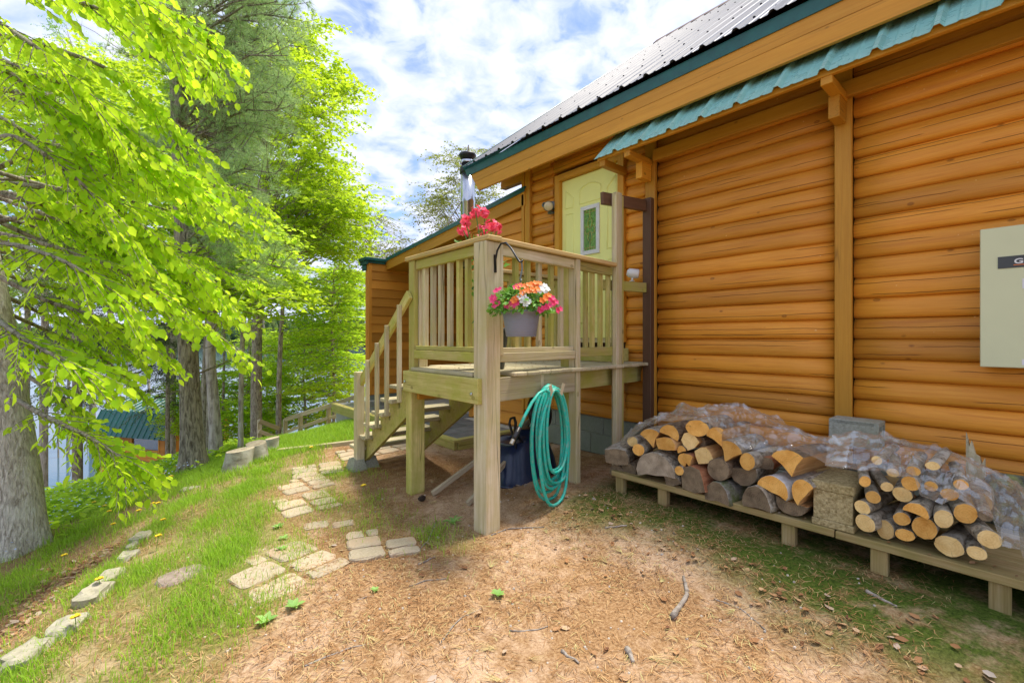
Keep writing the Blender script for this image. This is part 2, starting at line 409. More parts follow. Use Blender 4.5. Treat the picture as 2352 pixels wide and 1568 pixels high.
c = k.mix(k.ramp(k.math('ADD', k.math('MULTIPLY', n0, .6), k.math('MULTIPLY', n1_, .4)), [(.40, 0.0), (.53, 1.0)]), sand, need)
c = k.mix(k.math('MULTIPLY', k.ramp(n3_, [(.62, 0.0), (.7, 1.0)]), .5), c, (.66, .52, .36))
gm = k.math('MULTIPLY', sp3.outputs[0], k.ramp(n1_, [(.3, .45), (.6, 1.0)]))
c = k.mix(gm, c, k.ramp(n2_, [(.3, (.08, .13, .016)), (.7, (.26, .30, .06))]))
mm = k.math('MULTIPLY', sp3.outputs[1], k.ramp(k.noise(v, 5, 6, .7), [(.36, .25), (.52, 1.0)]))
c = k.mix(mm, c, k.ramp(n2_, [(.3, (.030, .055, .008)), (.75, (.15, .21, .03))]))
c = k.mix(k.math('MULTIPLY', sp3.outputs[2], .8), c, k.ramp(n1_, [(.3, (.14, .07, .03)), (.6, (.40, .25, .13))]))
k.col(c); k.bump(k.math('ADD', k.math('MULTIPLY', n2_, .6), k.math('MULTIPLY', n3_, .5)), .9, .012); k.set(.95, 0, .1)
tag(link('ground', me, None, None, k.mat), 'sandy yard strewn with pine needles and patchy grass sloping to the lake', 'ground', kind='structure')

k = NT('lake_water'); wv = k.obj((1, 1, 1), False); k.col((.05, .10, .14)); k.set(.08, 0, .5)
k.bump(k.noise(wv, 1.6, 4, .6), .10, .04)
mb = MB(); mb.add([(-900, 14, -7.5), (900, 14, -7.5), (900, 1500, -7.5), (-900, 1500, -7.5)], [(0, 1, 2, 3)])
tag(mb.build('lake', k.mat), 'calm blue lake below the slope reaching the far shore', 'lake', kind='structure')
# far shore: low hills with a wood too far to tell the trees apart
vs = []; fs = []; NA = 120
for i in range(NA + 1):
    a = R(-60 + 150 * i / NA); hh = 13 + 9 * math.sin(i * .21 + 1) + 4 * math.sin(i * .67)
    for (d, z) in ((560, -9), (585, -5.5), (640, hh * .55), (760, hh), (900, hh * .6)):
        vs.append((math.sin(a) * d, math.cos(a) * d, z))
for i in range(NA):
    for j in range(4): fs.append((i * 5 + j, i * 5 + j + 1, i * 5 + j + 6, i * 5 + j + 5))
mb = MB(); mb.add(vs, fs)
tag(mb.build('hills', plain('hill_ground', (.06, .085, .035), .95, sc=.05, var=.4), smooth=True), 'low hills along the far lake shore', 'hills', kind='structure')
Vs = []; Fs = []
r2 = np.random.RandomState(5)
for i in range(2300):
    a = R(-45 + 125 * r2.rand()); d = 566 + 190 * r2.rand() ** 1.5; j = (math.degrees(a) + 60) / 150 * NA
    hh = 13 + 9 * math.sin(j * .21 + 1) + 4 * math.sin(j * .67); z = -6 + (hh * .75 + 6) * min(1, (d - 560) / 110)
    h = r2.uniform(9, 17); rr = r2.uniform(2.5, 5); x, y = math.sin(a) * d, math.cos(a) * d; o = len(Vs)
    con = r2.rand() < .5
    for q, (zz, rf) in enumerate(((0, .35), (.3, 1), (.62, .6 if con else .95), (1, .05 if con else .35))):
        for s in range(6):
            t = s * 1.047 + q; f = rf * rr * r2.uniform(.75, 1.2); Vs.append((x + math.cos(t) * f, y + math.sin(t) * f, z + zz * h))
    for q in range(3):
        for s in range(6): Fs.append((o + q * 6 + s, o + q * 6 + (s + 1) % 6, o + q * 6 + 6 + (s + 1) % 6, o + q * 6 + 6 + s))
k = NT('far_wood'); k.col(k.ramp(k.island(), [(0, (.035, .07, .03)), (.5, (.06, .11, .035)), (1, (.11, .16, .04))])); k.set(.9, 0, .1)
tag(link('far_wood', npmesh('far_wood', Vs, Fs), None, None, k.mat), 'wooded far shore across the lake', 'wood', kind='stuff')

# ================================================================== log cabin
XW, PITCH, Z0 = 4.39, 0.157, 0.458
house = thing('log_cabin', (4.6, 2.0, 0), 'log cabin with honey stained half round logs and steep grey metal roof', 'house')
def logprof(h, bulge):
    q = bulge / .044; return [(-.05, 0), (.004, 0), (.024 * q, .004), (.036 * q, .014), (.042 * q, .030), (.044 * q, .055), (.041 * q, .085), (.033 * q, .113), (.021 * q, .137), (.009 * q, .152), (.004, h), (-.05, h)]
bays = [(4.23, 4.66), (2.815, 3.10), (1.085, 2.685), (-.55, .965), (-2.3, -.67)]
for (y0, y1) in bays:
    for i in range(25):
        z = Z0 + i * PITCH
        if z > 3.98: break
        extr('log', logprof(PITCH, rng.uniform(.036, .046)), (XW, y0, z), (XW, y1, z), m_log, house, smooth=True, nseg=5, jit=.0022)
for i in range(25):                                     # logs over and under the doorway
    z = Z0 + i * PITCH
    if z < 1.2 or 3.50 < z < 3.98:
        extr('log', logprof(PITCH, .041), (XW, 3.10, z), (XW, 4.23, z), m_log, house, smooth=True, nseg=3, jit=.002)
mb = MB()                                               # wall core and the plain gable end
mb.box((XW + .05, -2.3, .45), (XW + .2, 3.10, 4.2)); mb.box((XW + .05, 3.10, 3.46), (XW + .2, 4.23, 4.2)); mb.box((XW + .05, 4.23, .45), (XW + .2, 4.66, 4.2))
mb.box((XW + .05, 3.10, .45), (XW + .2, 4.23, 1.39))
mb.build('wall_core', m_brown, house)
mb = MB(); ys = (4.60, 4.72)
pf = [(XW + .21, .4), (14.2, .4), (14.2, 4.4), (9.31, 8.0), (XW + .21, 4.42)]
mb.add([(a, ys[0], b) for a, b in pf] + [(a, ys[1], b) for a, b in pf], [(4, 3, 2, 1, 0), (5, 6, 7, 8, 9)] + [(i, (i + 1) % 5, 5 + (i + 1) % 5, 5 + i) for i in range(5)])
mb.build('gable_wall', m_siding, house)
mb = MB(); mb.box((5.0, 2.9, 1.3), (5.1, 4.4, 3.6)); mb.build('inner_wall', m_brown, house)
# vertical trim, corner post
for (y0, y1, wx) in ((2.69, 2.81, .045), (.969, 1.083, .045), (-.665, -.555, .045)):
    post('trim_board', XW - .064 - wx + .03, y0, wx, y1 - y0, .42, 4.0, m_trim, house)
post('corner_trim', XW - .075, 4.662, .15, .10, .40, 4.02, m_trim, house)
post('corner_trim', XW - .09, 4.765, .12, .05, .40, 4.0, m_trim, house)
timber('wall_plate', (XW - .05, -2.3, 4.06), (XW - .05, 5.1, 4.06), .12, .15, m_trim, house)
# concrete block foundation
for c_ in range(2):
    y = -2.3 + (.2 if c_ else 0)
    while y < 4.6:
        mb = MB(); mb.box((XW + .005, y, .05 + c_ * .203 - (.05 if c_ == 0 else 0)), (XW + .19, y + .388, .05 + c_ * .203 + .195), .006)
        mb.build('block', m_foot, house); y += .396
mb = MB(); mb.box((XW + .012, -2.3, .0), (XW + .18, 4.7, .455)); mb.build('mortar', plain('mortar', (.27, .28, .23), .95, sc=40), house)

# eaves: fascia boards, drip edge, soffit, outlookers
XF = 4.0; YE = 5.64
def fascia(z0, z1, x, th, y1a, y1b, mat, name):
    pr = [(-th, z0), (0, z0), (0, z1), (-th, z1)]
    M = Matrix.Identity(4); mb = MB()
    P = lambda yy, e: [(x + th, yy[0], z0), (x, yy[0], z0), (x, yy[1], z1), (x + th, yy[1], z1)]
    a = P((-2.6, -2.6), 0); b = P((y1a, y1b), 0)
    L = [(p[1], -(p[0]), p[2]) for p in a + b]            # grain runs along local X
    mb.add(L, [(0, 1, 2, 3), (7, 6, 5, 4), (0, 4, 5, 1), (1, 5, 6, 2), (2, 6, 7, 3), (3, 7, 4, 0)])
    return mb.build(name, mat, house, mw=Matrix.Rotation(R(90), 4, 'Z'))
fascia(3.595, 3.742, XF, .035, 5.43, 5.53, m_eave, 'fascia_board')
fascia(3.746, 3.895, XF, .035, 5.535, 5.64, m_eave, 'fascia_board')
fascia(3.870, 3.985, XF - .012, .010, 5.70, 5.76, m_teal, 'drip_edge')
SL = .782; ZR0 = 4.005; XR0 = 3.945; XRG = 9.31
RS = math.sqrt(1 + SL * SL)
mb = MB()                                               # plank soffit under the roof
a0, a1 = XF + .036, XRG
mb.add([(a0, -2.6, 3.90), (a1, -2.6, 3.90 + (a1 - a0) * SL), (a1, 5.62, 3.90 + (a1 - a0) * SL), (a0, 5.62, 3.90),
        (a0, -2.6, 3.94), (a1, -2.6, 3.94 + (a1 - a0) * SL), (a1, 5.62, 3.94 + (a1 - a0) * SL), (a0, 5.62, 3.94)],
       [(0, 1, 2, 3), (7, 6, 5, 4), (0, 4, 5, 1), (1, 5, 6, 2), (2, 6, 7, 3), (3, 7, 4, 0)])
mb.build('soffit', m_trim, house)
for y in (5.2, 3.72, 2.2, .6, -1.0):
    timber('rafter_tail', (XF + .05, y, 3.83), (XW + .5, y, 3.83 + .45 * SL), .09, .12, m_trim, house)
timber('outlooker', (XW + .02, 4.3, 3.74), (XW + .02, 5.35, 3.74), .10, .15, m_trim, house)
# roof sheets: trapezoid ribs, one sheet = three ribs
def ribprof(y0, nrib, sp_, big=.024):
    pts = []
    for i in range(nrib):
        b = y0 + i * sp_
        for dy_, h in ((-.034, 0), (-.014, big), (.014, big), (.034, 0), (sp_ * .30, 0), (sp_ * .33, .005), (sp_ * .38, .005), (sp_ * .41, 0), (sp_ * .60, 0), (sp_ * .63, .005), (sp_ * .68, .005), (sp_ * .71, 0)):
            pts.append((b + dy_, h))
    pts.append((y0 + nrib * sp_ - .034, 0)); return pts
def sheet(name, pr, e0, e1, nrm, mat, parent, th=.003, flip=False):
    """e0, e1: (x, z) of eave and top; profile along y"""
    mb = MB(); n = V3((nrm[0], 0, nrm[1])); k_ = len(pr); vs = []
    for (x, z), s in ((e0, 0), (e1, 0), (e0, -th), (e1, -th)):
        for y, h in pr: vs.append(V3((x, y, z)) + n * (h + s))
    fs = []
    for i in range(k_ - 1):
        fs.append((i, i + 1, k_ + i + 1, k_ + i)); fs.append((2 * k_ + i + 1, 2 * k_ + i, 3 * k_ + i, 3 * k_ + i + 1)); fs.append((i + 1, i, 2 * k_ + i, 2 * k_ + i + 1)); fs.append((k_ + i, k_ + i + 1, 3 * k_ + i + 1, 3 * k_ + i))
    fs.append((0, k_, 3 * k_, 2 * k_)); e = k_ - 1; fs.append((e, 2 * k_ + e, 3 * k_ + e, k_ + e))
    mb.add(vs, fs); return mb.build(name, mat, parent)
nrm = (-SL / RS, 1 / RS); RIB = .289
for p_ in range(10):
    yb = 5.75 - .04 - (p_ + 1) * 3 * RIB + .034
    pn = sheet('roof_panel', ribprof(yb, 3, RIB), (XR0, ZR0), (XRG, ZR0 + (XRG - XR0) * SL), nrm, m_grey, house)
    mb = MB()                                           # dark screw heads in rows up the sheet
    for r_ in range(6):
        f = .05 + r_ * .17
        for q in range(3):
            for dd in (-.05, .06):
                b = V3((XR0 + (XRG - XR0) * f, yb + q * RIB + dd, ZR0 + (XRG - XR0) * f * SL)) + V3((nrm[0], 0, nrm[1])) * .004
                mb.lathe([(.012, -.002), (.012, .006), (0, .009)], Matrix.Translation(b), 6)
    s_ = mb.build('screw_row', m_black, pn); s_['kind'] = 'stuff'
mb = MB(); zr = ZR0 + (XRG - XR0) * SL
mb.add([(XRG - .16, -2.9, zr - .10), (XRG, -2.9, zr + .05), (XRG + .16, -2.9, zr - .10), (XRG - .16, 5.77, zr - .10), (XRG, 5.77, zr + .05), (XRG + .16, 5.77, zr - .10)], [(0, 1, 4, 3), (1, 2, 5, 4), (0, 2, 1), (3, 4, 5)])
mb.build('ridge_cap', m_brown, house)
mb = MB(); mb.add([(XRG, -2.9, zr), (14.6, -2.9, zr - 4.0), (14.6, 5.77, zr - 4.0), (XRG, 5.77, zr), (XRG, -2.9, zr - .04), (14.6, -2.9, zr - 4.04), (14.6, 5.77, zr - 4.04), (XRG, 5.77, zr - .04)], [(0, 1, 2, 3), (7, 6, 5, 4), (0, 4, 5, 1), (2, 6, 7, 3)])
mb.build('rear_roof', m_grey, house)
# green rake trim at the gable edge
timber('rake_trim', (XR0 + .04, 5.77, ZR0 - .03), (XRG, 5.77, zr - .06), .02, .13, m_teal, house)

# awning under the eaves
aw = thing('awning', (4.1, 1.4, 3.3), 'green ribbed metal awning on wooden brackets over the woodpile', 'awning')
AXE, AZE = 3.85, 3.325; k2 = 1 / math.sqrt(2)
for p_ in range(2, -5, -1):
    yb = 3.19 - .05 - (3 - p_) * 3 * .305 + .034 + .0
    sheet('awning_panel', ribprof(yb, 3, .305, .030), (AXE, AZE), (4.31, AZE + .46), (-k2, k2), m_awn, aw)
timber('purlin', (AXE + .05, -3.1, AZE + .008), (AXE + .05, 3.12, AZE + .008), .04, .05, m_trim, aw)
timber('purlin', (4.24, -3.1, AZE + .33), (4.24, 3.12, AZE + .33), .05, .06, m_trim, aw)
timber('ledger', (4.27, -3.1, AZE + .005), (4.27, 2.68, AZE + .005), .05, .12, m_trim, aw)
for y in (2.75, 1.026, -.61):
    timber('bracket_arm', (AXE + .04, y, AZE - .045), (4.30, y, AZE - .045), .075, .06, m_trim, aw)
    timber('bracket_block', (4.12, y + .012, AZE - .135), (4.30, y + .012, AZE - .135), .075, .21, m_trim, aw)
timber('bracket_arm', (AXE + .05, 3.07, AZE - .045), (4.30, 3.07, AZE - .045), .07, .07, m_trim, aw)

# door
dr = thing('entry_door', (XW, 3.63, 1.41), 'cream yellow panelled entry door with a small leaded glass light', 'door')
DY0, DY1, DZ0, DZ1 = 3.18, 4.09, 1.41, 3.445; DXF = XW - .02
mb = MB(); mb.box((DXF, DY0, DZ0), (DXF + .05, DY1, DZ1), .003); leaf = mb.build('door_leaf', m_door, dr)
for (p0, p1, w_, h_) in (((DXF - .02, DY0 - .005, DZ0 - .05), (DXF - .02, DY0 - .005, DZ1 + .085), .10, .085), ((DXF - .02, DY1 + .085, DZ0 - .05), (DXF - .02, DY1 + .085, DZ1 + .085), .10, .085)):
    timber('door_frame', V3(p0) + V3((0, -.04, 0)), V3(p1) + V3((0, -.04, 0)), h_, .075, m_trim, dr, up=(1, 0, 0))
timber('door_frame', (DXF - .022, DY0 - .02, DZ1 + .045), (DXF - .022, DY1 + .02, DZ1 + .045), .075, .08, m_trim, dr)
timber('threshold', (DXF - .03, DY0, DZ0 - .03), (DXF - .03, DY1, DZ0 - .03), .12, .05, m_deckgrey, dr)
def dpt(y, z, o=0): return V3((DXF - o, y, z))
def molding(pts):
    mb = MB(); mb.tube([dpt(a, b, .0) for a, b in pts], .009, 6, closed=True); mb.build('panel_molding', m_door, leaf, smooth=True)
def arch(y0, y1, z0, z1, rise, hi):
    pts = [(y0, z0), (y1, z0)]
    for i in range(7):
        f = i / 6; yy = y1 + (y0 - y1) * f
        pts.append((yy, z1 + rise * hi(f)))
    return pts
H = lambda f: 1 - (2 * f - 1) ** 2
g1 = onX(1339.5, 600, DXF).y; g0 = onX(1376, 600, DXF).y      # leaded light, from the photo
wz1 = 2.56; wz0 = 1.93
molding(arch(3.90, 4.03, 3.08, 3.20, .11, lambda f: 1 - f)); molding(arch(3.24, 3.36, 3.08, 3.20, .11, lambda f: f)); molding(arch(3.46, 3.79, 3.09, 3.26, .06, H))
for (ya_, yb_) in ((3.90, 4.03), (3.24, 3.36)):
    molding([(ya_, 2.47), (yb_, 2.47), (yb_, 3.0), (ya_, 3.0)]); molding([(ya_, 1.60), (yb_, 1.60), (yb_, 2.34), (ya_, 2.34)])
molding([(3.46, 1.60), (3.79, 1.60), (3.79, 2.34), (3.46, 2.34)])
gf = MB(); gy0, gy1 = 3.472, 3.766; fz0, fz1 = 2.437, 3.04
for lo, hi in (((gy0, fz0), (gy1, fz0 + .05)), ((gy0, fz1 - .05), (gy1, fz1)), ((gy0, fz0 + .05), (gy0 + .05, fz1 - .05)), ((gy1 - .05, fz0 + .05), (gy1, fz1 - .05))):
    gf.box((DXF - .018, lo[0], lo[1]), (DXF + .003, hi[0], hi[1]), .003)
lf = gf.build('light_frame', m_white, leaf)
k = NT('leaded_glass'); k.col(k.ramp(k.noise(k.obj(), 9, 3, .5, 2.5), [(.3, (.05, .14, .01)), (.6, (.16, .34, .03)), (.8, (.32, .5, .10))])); k.bump(k.noise(k.obj(), 14, 3, .5, 1.5), .5, .01); k.set(.06, 0, .7)
gp = MB(); gp.box((DXF - .006, gy0 + .052, fz0 + .052), (DXF - .002, gy1 - .052, fz1 - .052)); gp.build('glass', k.mat, leaf)
m_brass = plain('lead_came', (.62, .52, .16), .4, .4)
cm = MB(); yc_, zc_ = (gy0 + gy1) / 2, (fz0 + fz1) / 2; X_ = DXF - .009
def came(pts, cl=False): cm.tube([(X_, yc_ + a, zc_ + b) for a, b in pts], .0034, 5, closed=cl)
came([(0, .27), (0, .16)]); came([(0, -.27), (0, -.16)]); came([(-.09, .22), (.09, .22)]); came([(-.09, -.22), (.09, -.22)])
for q in (-.05, 0, .05): came([(q, .22), (q, .28)]); came([(q, -.22), (q, -.28)])
came([(0, .16), (.035, .10), (.02, .035), (0, .02), (-.02, .035), (-.035, .10)], True); came([(0, -.16), (.035, -.10), (.02, -.035), (0, -.02), (-.02, -.035), (-.035, -.10)], True)
came([(.02, .035), (.06, .05), (.08, 0), (.06, -.05), (.02, -.035)]); came([(-.02, .035), (-.06, .05), (-.08, 0), (-.06, -.05), (-.02, -.035)])
cm.build('lead_came', m_brass, leaf, smooth=True)
hb = MB()
hb.lathe([(.0, .03), (.024, .028), (.03, 0)], Matrix.Translation((DXF, 4.02, 2.36)) @ Matrix.Rotation(R(-90), 4, 'Y'), 14); hb.tube([(DXF - .01, 4.02, 2.13), (DXF - .05, 4.02, 2.13), (DXF - .055, 3.93, 2.13)], .011, 8)
hb.lathe([(.0, .02), (.028, .018), (.03, 0)], Matrix.Translation((DXF, 4.02, 2.13)) @ Matrix.Rotation(R(-90), 4, 'Y'), 14); hb.build('handle', m_black, leaf, smooth=True)
for z in (1.62, 2.42, 3.2):
    mb = MB(); mb.box((DXF - .016, DY0 - .012, z), (DXF - .003, DY0 + .012, z + .10)); mb.build('hinge', m_black, dr)

# twin flood light beside the door
pL = onX(1262, 475, XW - .10)
fl = thing('flood_light', (XW - .05, pL.y, pL.z - .08), 'weathered outdoor flood light with cream lens on the log wall', 'lamp')
m_lead = plain('grey_cast_metal', (.18, .20, .19), .55, .3)
mb = MB(); mb.lathe([(0, .05), (.05, .045), (.058, 0)], Matrix.Translation((XW - .045, pL.y - .02, pL.z + .02)) @ Matrix.Rotation(R(-90), 4, 'Y'), 18); mb.build('mount', m_lead, fl, smooth=True)
Mf = Matrix.Translation((XW - .11, pL.y, pL.z)) @ V3((-.78, -.60, -.18)).to_track_quat('Z', 'Y').to_matrix().to_4x4()
mb = MB(); mb.lathe([(.02, -.05), (.04, -.03), (.062, .03), (.066, .06), (.062, .065)], Mf, 20); mb.build('lamp_bell', m_lead, fl, smooth=True)
mb = MB(); mb.lathe([(.062, .055), (.055, .066), (.03, .074), (0, .077)], Mf, 20); mb.build('lens', plain('lens_glass', (.66, .54, .30), .25), fl, smooth=True)
mb = MB(); mb.lathe([(.028, 0), (.033, .008), (.033, .05), (.022, .055), (.022, .0)], Matrix.Translation((XW - .09, pL.y + .07, pL.z + .035)) @ Matrix.Rotation(R(-90), 4, 'Y'), 14); mb.box((XW - .11, pL.y - .05, pL.z - .09), (XW - .045, pL.y + .03, pL.z - .06), .01); mb.build('bracket', m_lead, fl, smooth=True)

# electrical enclosure on the wall
bx0 = 4.16; by1 = .262; by0 = -.30; bz0, bz1 = 1.226, 2.09
en = thing('electrical_enclosure', (XW - .06, .0, bz0), 'pale grey electrical box with black nameplate on the log wall', 'electrical box')
mb = MB(); mb.box((bx0 + .02, by0, bz0), (XW - .045, by1 - .005, bz1), .006); mb.build('case', m_box, en)
mb = MB(); mb.box((bx0, by0 - .004, bz0 - .004), (bx0 + .018, by1, bz1 + .006), .005); mb.build('cover', m_box, en)
q0 = onX(2292, 600, bx0); q1 = onX(2292, 613, bx0)
zt = onX(2300, 590, bx0).z; zb = onX(2300, 617, bx0).z; yl = onX(2292, 600, bx0).y
mb = MB(); mb.box((bx0 - .004, yl - .36, zb), (bx0 - .0005, yl, zt), .002); plate = mb.build('nameplate', plain('plate_black', (.05, .055, .05), .4), en)
cu = bpy.data.curves.new('lettering', 'FONT'); cu.body = 'GENERAC'; cu.size = (zt - zb) * .58; cu.extrude = .0006; cu.offset = .0012
to = bpy.data.objects.new('tmp_text', cu); COL.objects.link(to); bpy.context.view_layer.update()
tm = bpy.data.meshes.new_from_object(to.evaluated_get(bpy.context.evaluated_depsgraph_get())); bpy.data.objects.remove(to)
yg = onX(2329, 600, bx0).y
Mt = Matrix(((0, 0, -1, bx0 - .0052), (-1, 0, 0, yg), (0, 1, 0, zb + (zt - zb) * .33), (0, 0, 0, 1)))
for v_ in tm.vertices: v_.co.x *= 1.25
link('lettering', tm, plate, Mt, m_white)
mb = MB(); mb.box((bx0 - .0055, yg - .16, zb + (zt - zb) * .19), (bx0 - .0042, yg + .002, zb + (zt - zb) * .25)); mb.build('underline', plain('orange_paint', (.8, .2, .03), .5), plate)
pw = onX(2348, 651, bx0); mb = MB(); mb.box((bx0 - .002, pw.y - .09, pw.z - .03), (bx0 - .0003, pw.y, pw.z + .03)); mb.build('sticker', m_white, en)
pw = onX(2347, 838, bx0); mb = MB(); mb.box((bx0 - .002, pw.y - .09, pw.z - .0), (bx0 - .0003, pw.y, pw.z + .035)); mb.build('sticker', m_white, en)

# ================================================================== addition with lap siding
ad_ = thing('cabin_addition', (4.6, 7.0, 0), 'low addition with orange lap siding and green edged shed roof', 'house')
YP = 9.2; XL = 3.93; LAP = .186
def rz(y): return 3.50 - (y - 4.59) * .0935               # rake fascia top height
def lap(p0, p1, z, h=LAP, par=ad_): extr('siding_board', [(-.012, -.014), (.030, -.014), (.030, -.004), (.006, h - .016), (-.012, h - .016)], (p0[0], p0[1], z), (p1[0], p1[1], z), m_siding, par)
z = .16
while z < 3.25:
    top = min(LAP, 3.26 - z); ye = 6.06
    lap((4.37, 4.82), (4.37, ye), z, top); z += LAP
z = .24
while z < 3.0:
    lap((7.2, YP), (XL + .055, YP), z, min(LAP, 3.02 - z)); z += LAP
z = .16
while z < 3.1: lap((7.2, 6.10 + .02), (4.42, 6.10 + .02), z, min(LAP, 3.15 - z)) if False else None; z += LAP
mb = MB(); mb.box((4.385, 4.80, .1), (4.5, 6.09, 3.36)); mb.box((4.385, 6.09, .1), (7.2, 6.2, 3.3)); mb.box((XL + .01, YP + .015, .24), (7.4, YP + .15, 3.03)); mb.box((7.2, 6.1, .1), (7.4, 9.3, 3.2))
mb.build('wall_core', m_siding, ad_)
mb = MB(); mb.box((XL + .02, YP + .005, -.2), (7.3, YP + .14, .238)); mb.build('foundation', m_foot, ad_)
post('corner_board', 4.34, 6.065, .05, .10, .12, 3.30, m_siding, ad_)
post('corner_board', XL - .012, YP - .022, .075, .05, .22, 3.03, m_siding, ad_); post('corner_board', XL - .02, YP + .03, .03, .10, .22, 3.03, m_siding, ad_)
# rake board, soffit, metal edge, roof
RX = 4.30
extr_pr = [(-.03, -.16), (0, -.16), (0, 0), (-.03, 0)]
extr('rake_board', [(-.035, -.20), (0, -.20), (0, -.045), (-.035, -.045)], (RX, 4.75, rz(4.75)), (RX, 9.17, rz(9.17)), m_eave, ad_)
extr('rake_trim', [(-.02, -.045), (0, -.045), (0, -.0), (-.02, 0)], (RX - .008, 4.75, rz(4.75)), (RX - .008, 9.17, rz(9.17)), m_eave, ad_)
extr('metal_edge', [(-.20, .045), (.012, .045), (.018, -.028), (.012, -.03), (.006, .032), (-.20, .032)], (RX - .012, 4.72, rz(4.72) + .005), (RX - .012, 9.20, rz(9.20) + .005), m_teal, ad_)
mb = MB(); mb.add([(RX + .037, 4.75, rz(4.75) - .19), (7.4, 4.75, rz(4.75) - .19), (7.4, 9.17, rz(9.17) - .19), (RX + .037, 9.17, rz(9.17) - .19)] + [(RX + .037, 4.75, rz(4.75) - .17), (7.4, 4.75, rz(4.75) - .17), (7.4, 9.17, rz(9.17) - .17), (RX + .037, 9.17, rz(9.17) - .17)], [(0, 1, 2, 3), (7, 6, 5, 4), (0, 4, 5, 1), (1, 5, 6, 2), (2, 6, 7, 3), (3, 7, 4, 0)])
mb.build('soffit', m_eave, ad_)
mb = MB(); mb.add([(RX + .05, 4.73, rz(4.73)), (9, 4.73, rz(4.73)), (9, 9.5, rz(9.5)), (RX + .05, 9.5, rz(9.5))] + [(RX + .05, 4.73, rz(4.73) + .03), (9, 4.73, rz(4.73) + .03), (9, 9.5, rz(9.5) + .03), (RX + .05, 9.5, rz(9.5) + .03)], [(3, 2, 1, 0), (4, 5, 6, 7), (1, 0, 4, 5), (2, 1, 5, 6), (3, 2, 6, 7), (0, 3, 7, 4)])
mb.build('roof', m_grey, ad_)
mb = MB()                                               # green cap over the wing wall
for lo, hi in (((XL - .10, YP - .10, 3.035), (RX - .005, 9.5, 3.10)), ((XL - .07, YP - .055, 2.955), (XL - .035, 9.5, 3.034)), ((XL - .05, YP + .045, 2.84), (XL - .022, 9.44, 2.954)), ((XL - .07, YP - .06, 2.985), (RX - .02, YP - .03, 3.034))):
    mb.box(lo, hi, .004)
mb.build('wing_cap', m_teal, ad_)
# chimney pipe on the addition roof
cp = atT(1074, 430, 9.6); chx, chy = cp.x, cp.y
ch = thing('stove_pipe', (chx, chy, 3.2), 'shiny steel stove pipe with black cap rising behind the roof edge', 'chimney')
m_steel = plain('bright_steel', (.55, .57, .60), .18, .95, .1, 2)
T = Matrix.Translation((chx, chy, 0)); zt_ = atT(1074, 353, 9.6).z
mb = MB(); mb.lathe([(.15, 2.9), (.15, 4.25), (.155, 4.26), (.155, 4.32), (.15, 4.33), (.15, zt_ - .42), (.0, zt_ - .41)], T, 28); mb.build('pipe', m_steel, ch, smooth=True)
mb = MB(); mb.lathe([(.14, zt_ - .45), (.165, zt_ - .43), (.165, zt_ - .30), (.12, zt_ - .28), (.12, zt_ - .18)], T, 24); mb.build('collar', m_black, ch, smooth=True)
mb = MB(); mb.lathe([(.16, zt_ - .22), (.165, zt_ - .20), (.165, zt_ - .17), (.15, zt_ - .165)], T, 24); mb.build('band', m_steel, ch, smooth=True)
mb = MB(); mb.lathe([(.0, zt_), (.17, zt_ - .012), (.185, zt_ - .04), (.17, zt_ - .075), (.11, zt_ - .17), (0, zt_ - .17)], T, 24); mb.build('cap', m_black, ch, smooth=True)
mb = MB(); mb.tube([(chx - .14, chy, 4.29), (chx - .75, chy + .3, 3.2)], .012, 6); mb.build('stay_rod', m_steel, ch)

# tiled entry platform
pl = thing('tiled_platform', (3.8, 7, 0), 'low entry platform of slate tiles framed in treated timber', 'platform')
PX0, PY0, PZ = 3.16, 4.80, .125
m_tile = NT('slate_tile'); tn = m_tile.noise(m_tile.obj(), 6, 6, .65); m_tile.col(m_tile.mix(1.0, m_tile.ramp(tn, [(.3, (.11, .12, .12)), (.7, (.21, .22, .21))]), m_tile.math('ADD', m_tile.math('MULTIPLY', m_tile.rand(), .4), .8), 'MULTIPLY')); m_tile.bump(tn, .3, .004); m_tile = m_tile.set(.55)
mb = MB(); mb.box((PX0 + .09, PY0 + .09, -.3), (6.9, YP - .01, PZ - .014)); mb.build('bed', plain('grout', (.50, .48, .42), .9, sc=30), pl)
tmesh = None
for i in range(4):
    for j in range(14):
        x0, y0 = PX0 + .098 + i * .308, PY0 + .098 + j * .308
        if y0 + .3 > YP: break
        if x0 + .3 > 4.36 and y0 < 6.1: continue
        if tmesh is None: tmesh = bpy.data.meshes.new('tile'); a, b = cbox((.298, .298, .012), .002); tmesh.from_pydata(a, [], b); tmesh.materials.append(m_tile)
        link('tile', tmesh, pl, Matrix.Translation((x0 + .15, y0 + .15, PZ - .008)))
timber('edge_timber', (PX0 + .045, PY0 - .01, PZ - .015), (PX0 + .045, YP - .02, PZ - .015), .105, .035, m_deck, pl)
timber('edge_timber', (PX0 + .1, PY0 + .040, PZ - .0145), (4.36, PY0 + .040, PZ - .0145), .10, .035, m_deck, pl)
timber('side_timber', (PX0 + .03, PY0 + .01, .03), (PX0 + .03, YP - .02, .03), .05, .145, m_deck, pl)
timber('side_timber', (PX0 + .06, PY0 + .02, .03), (4.36, PY0 + .02, .03), .05, .145, m_deck, pl)
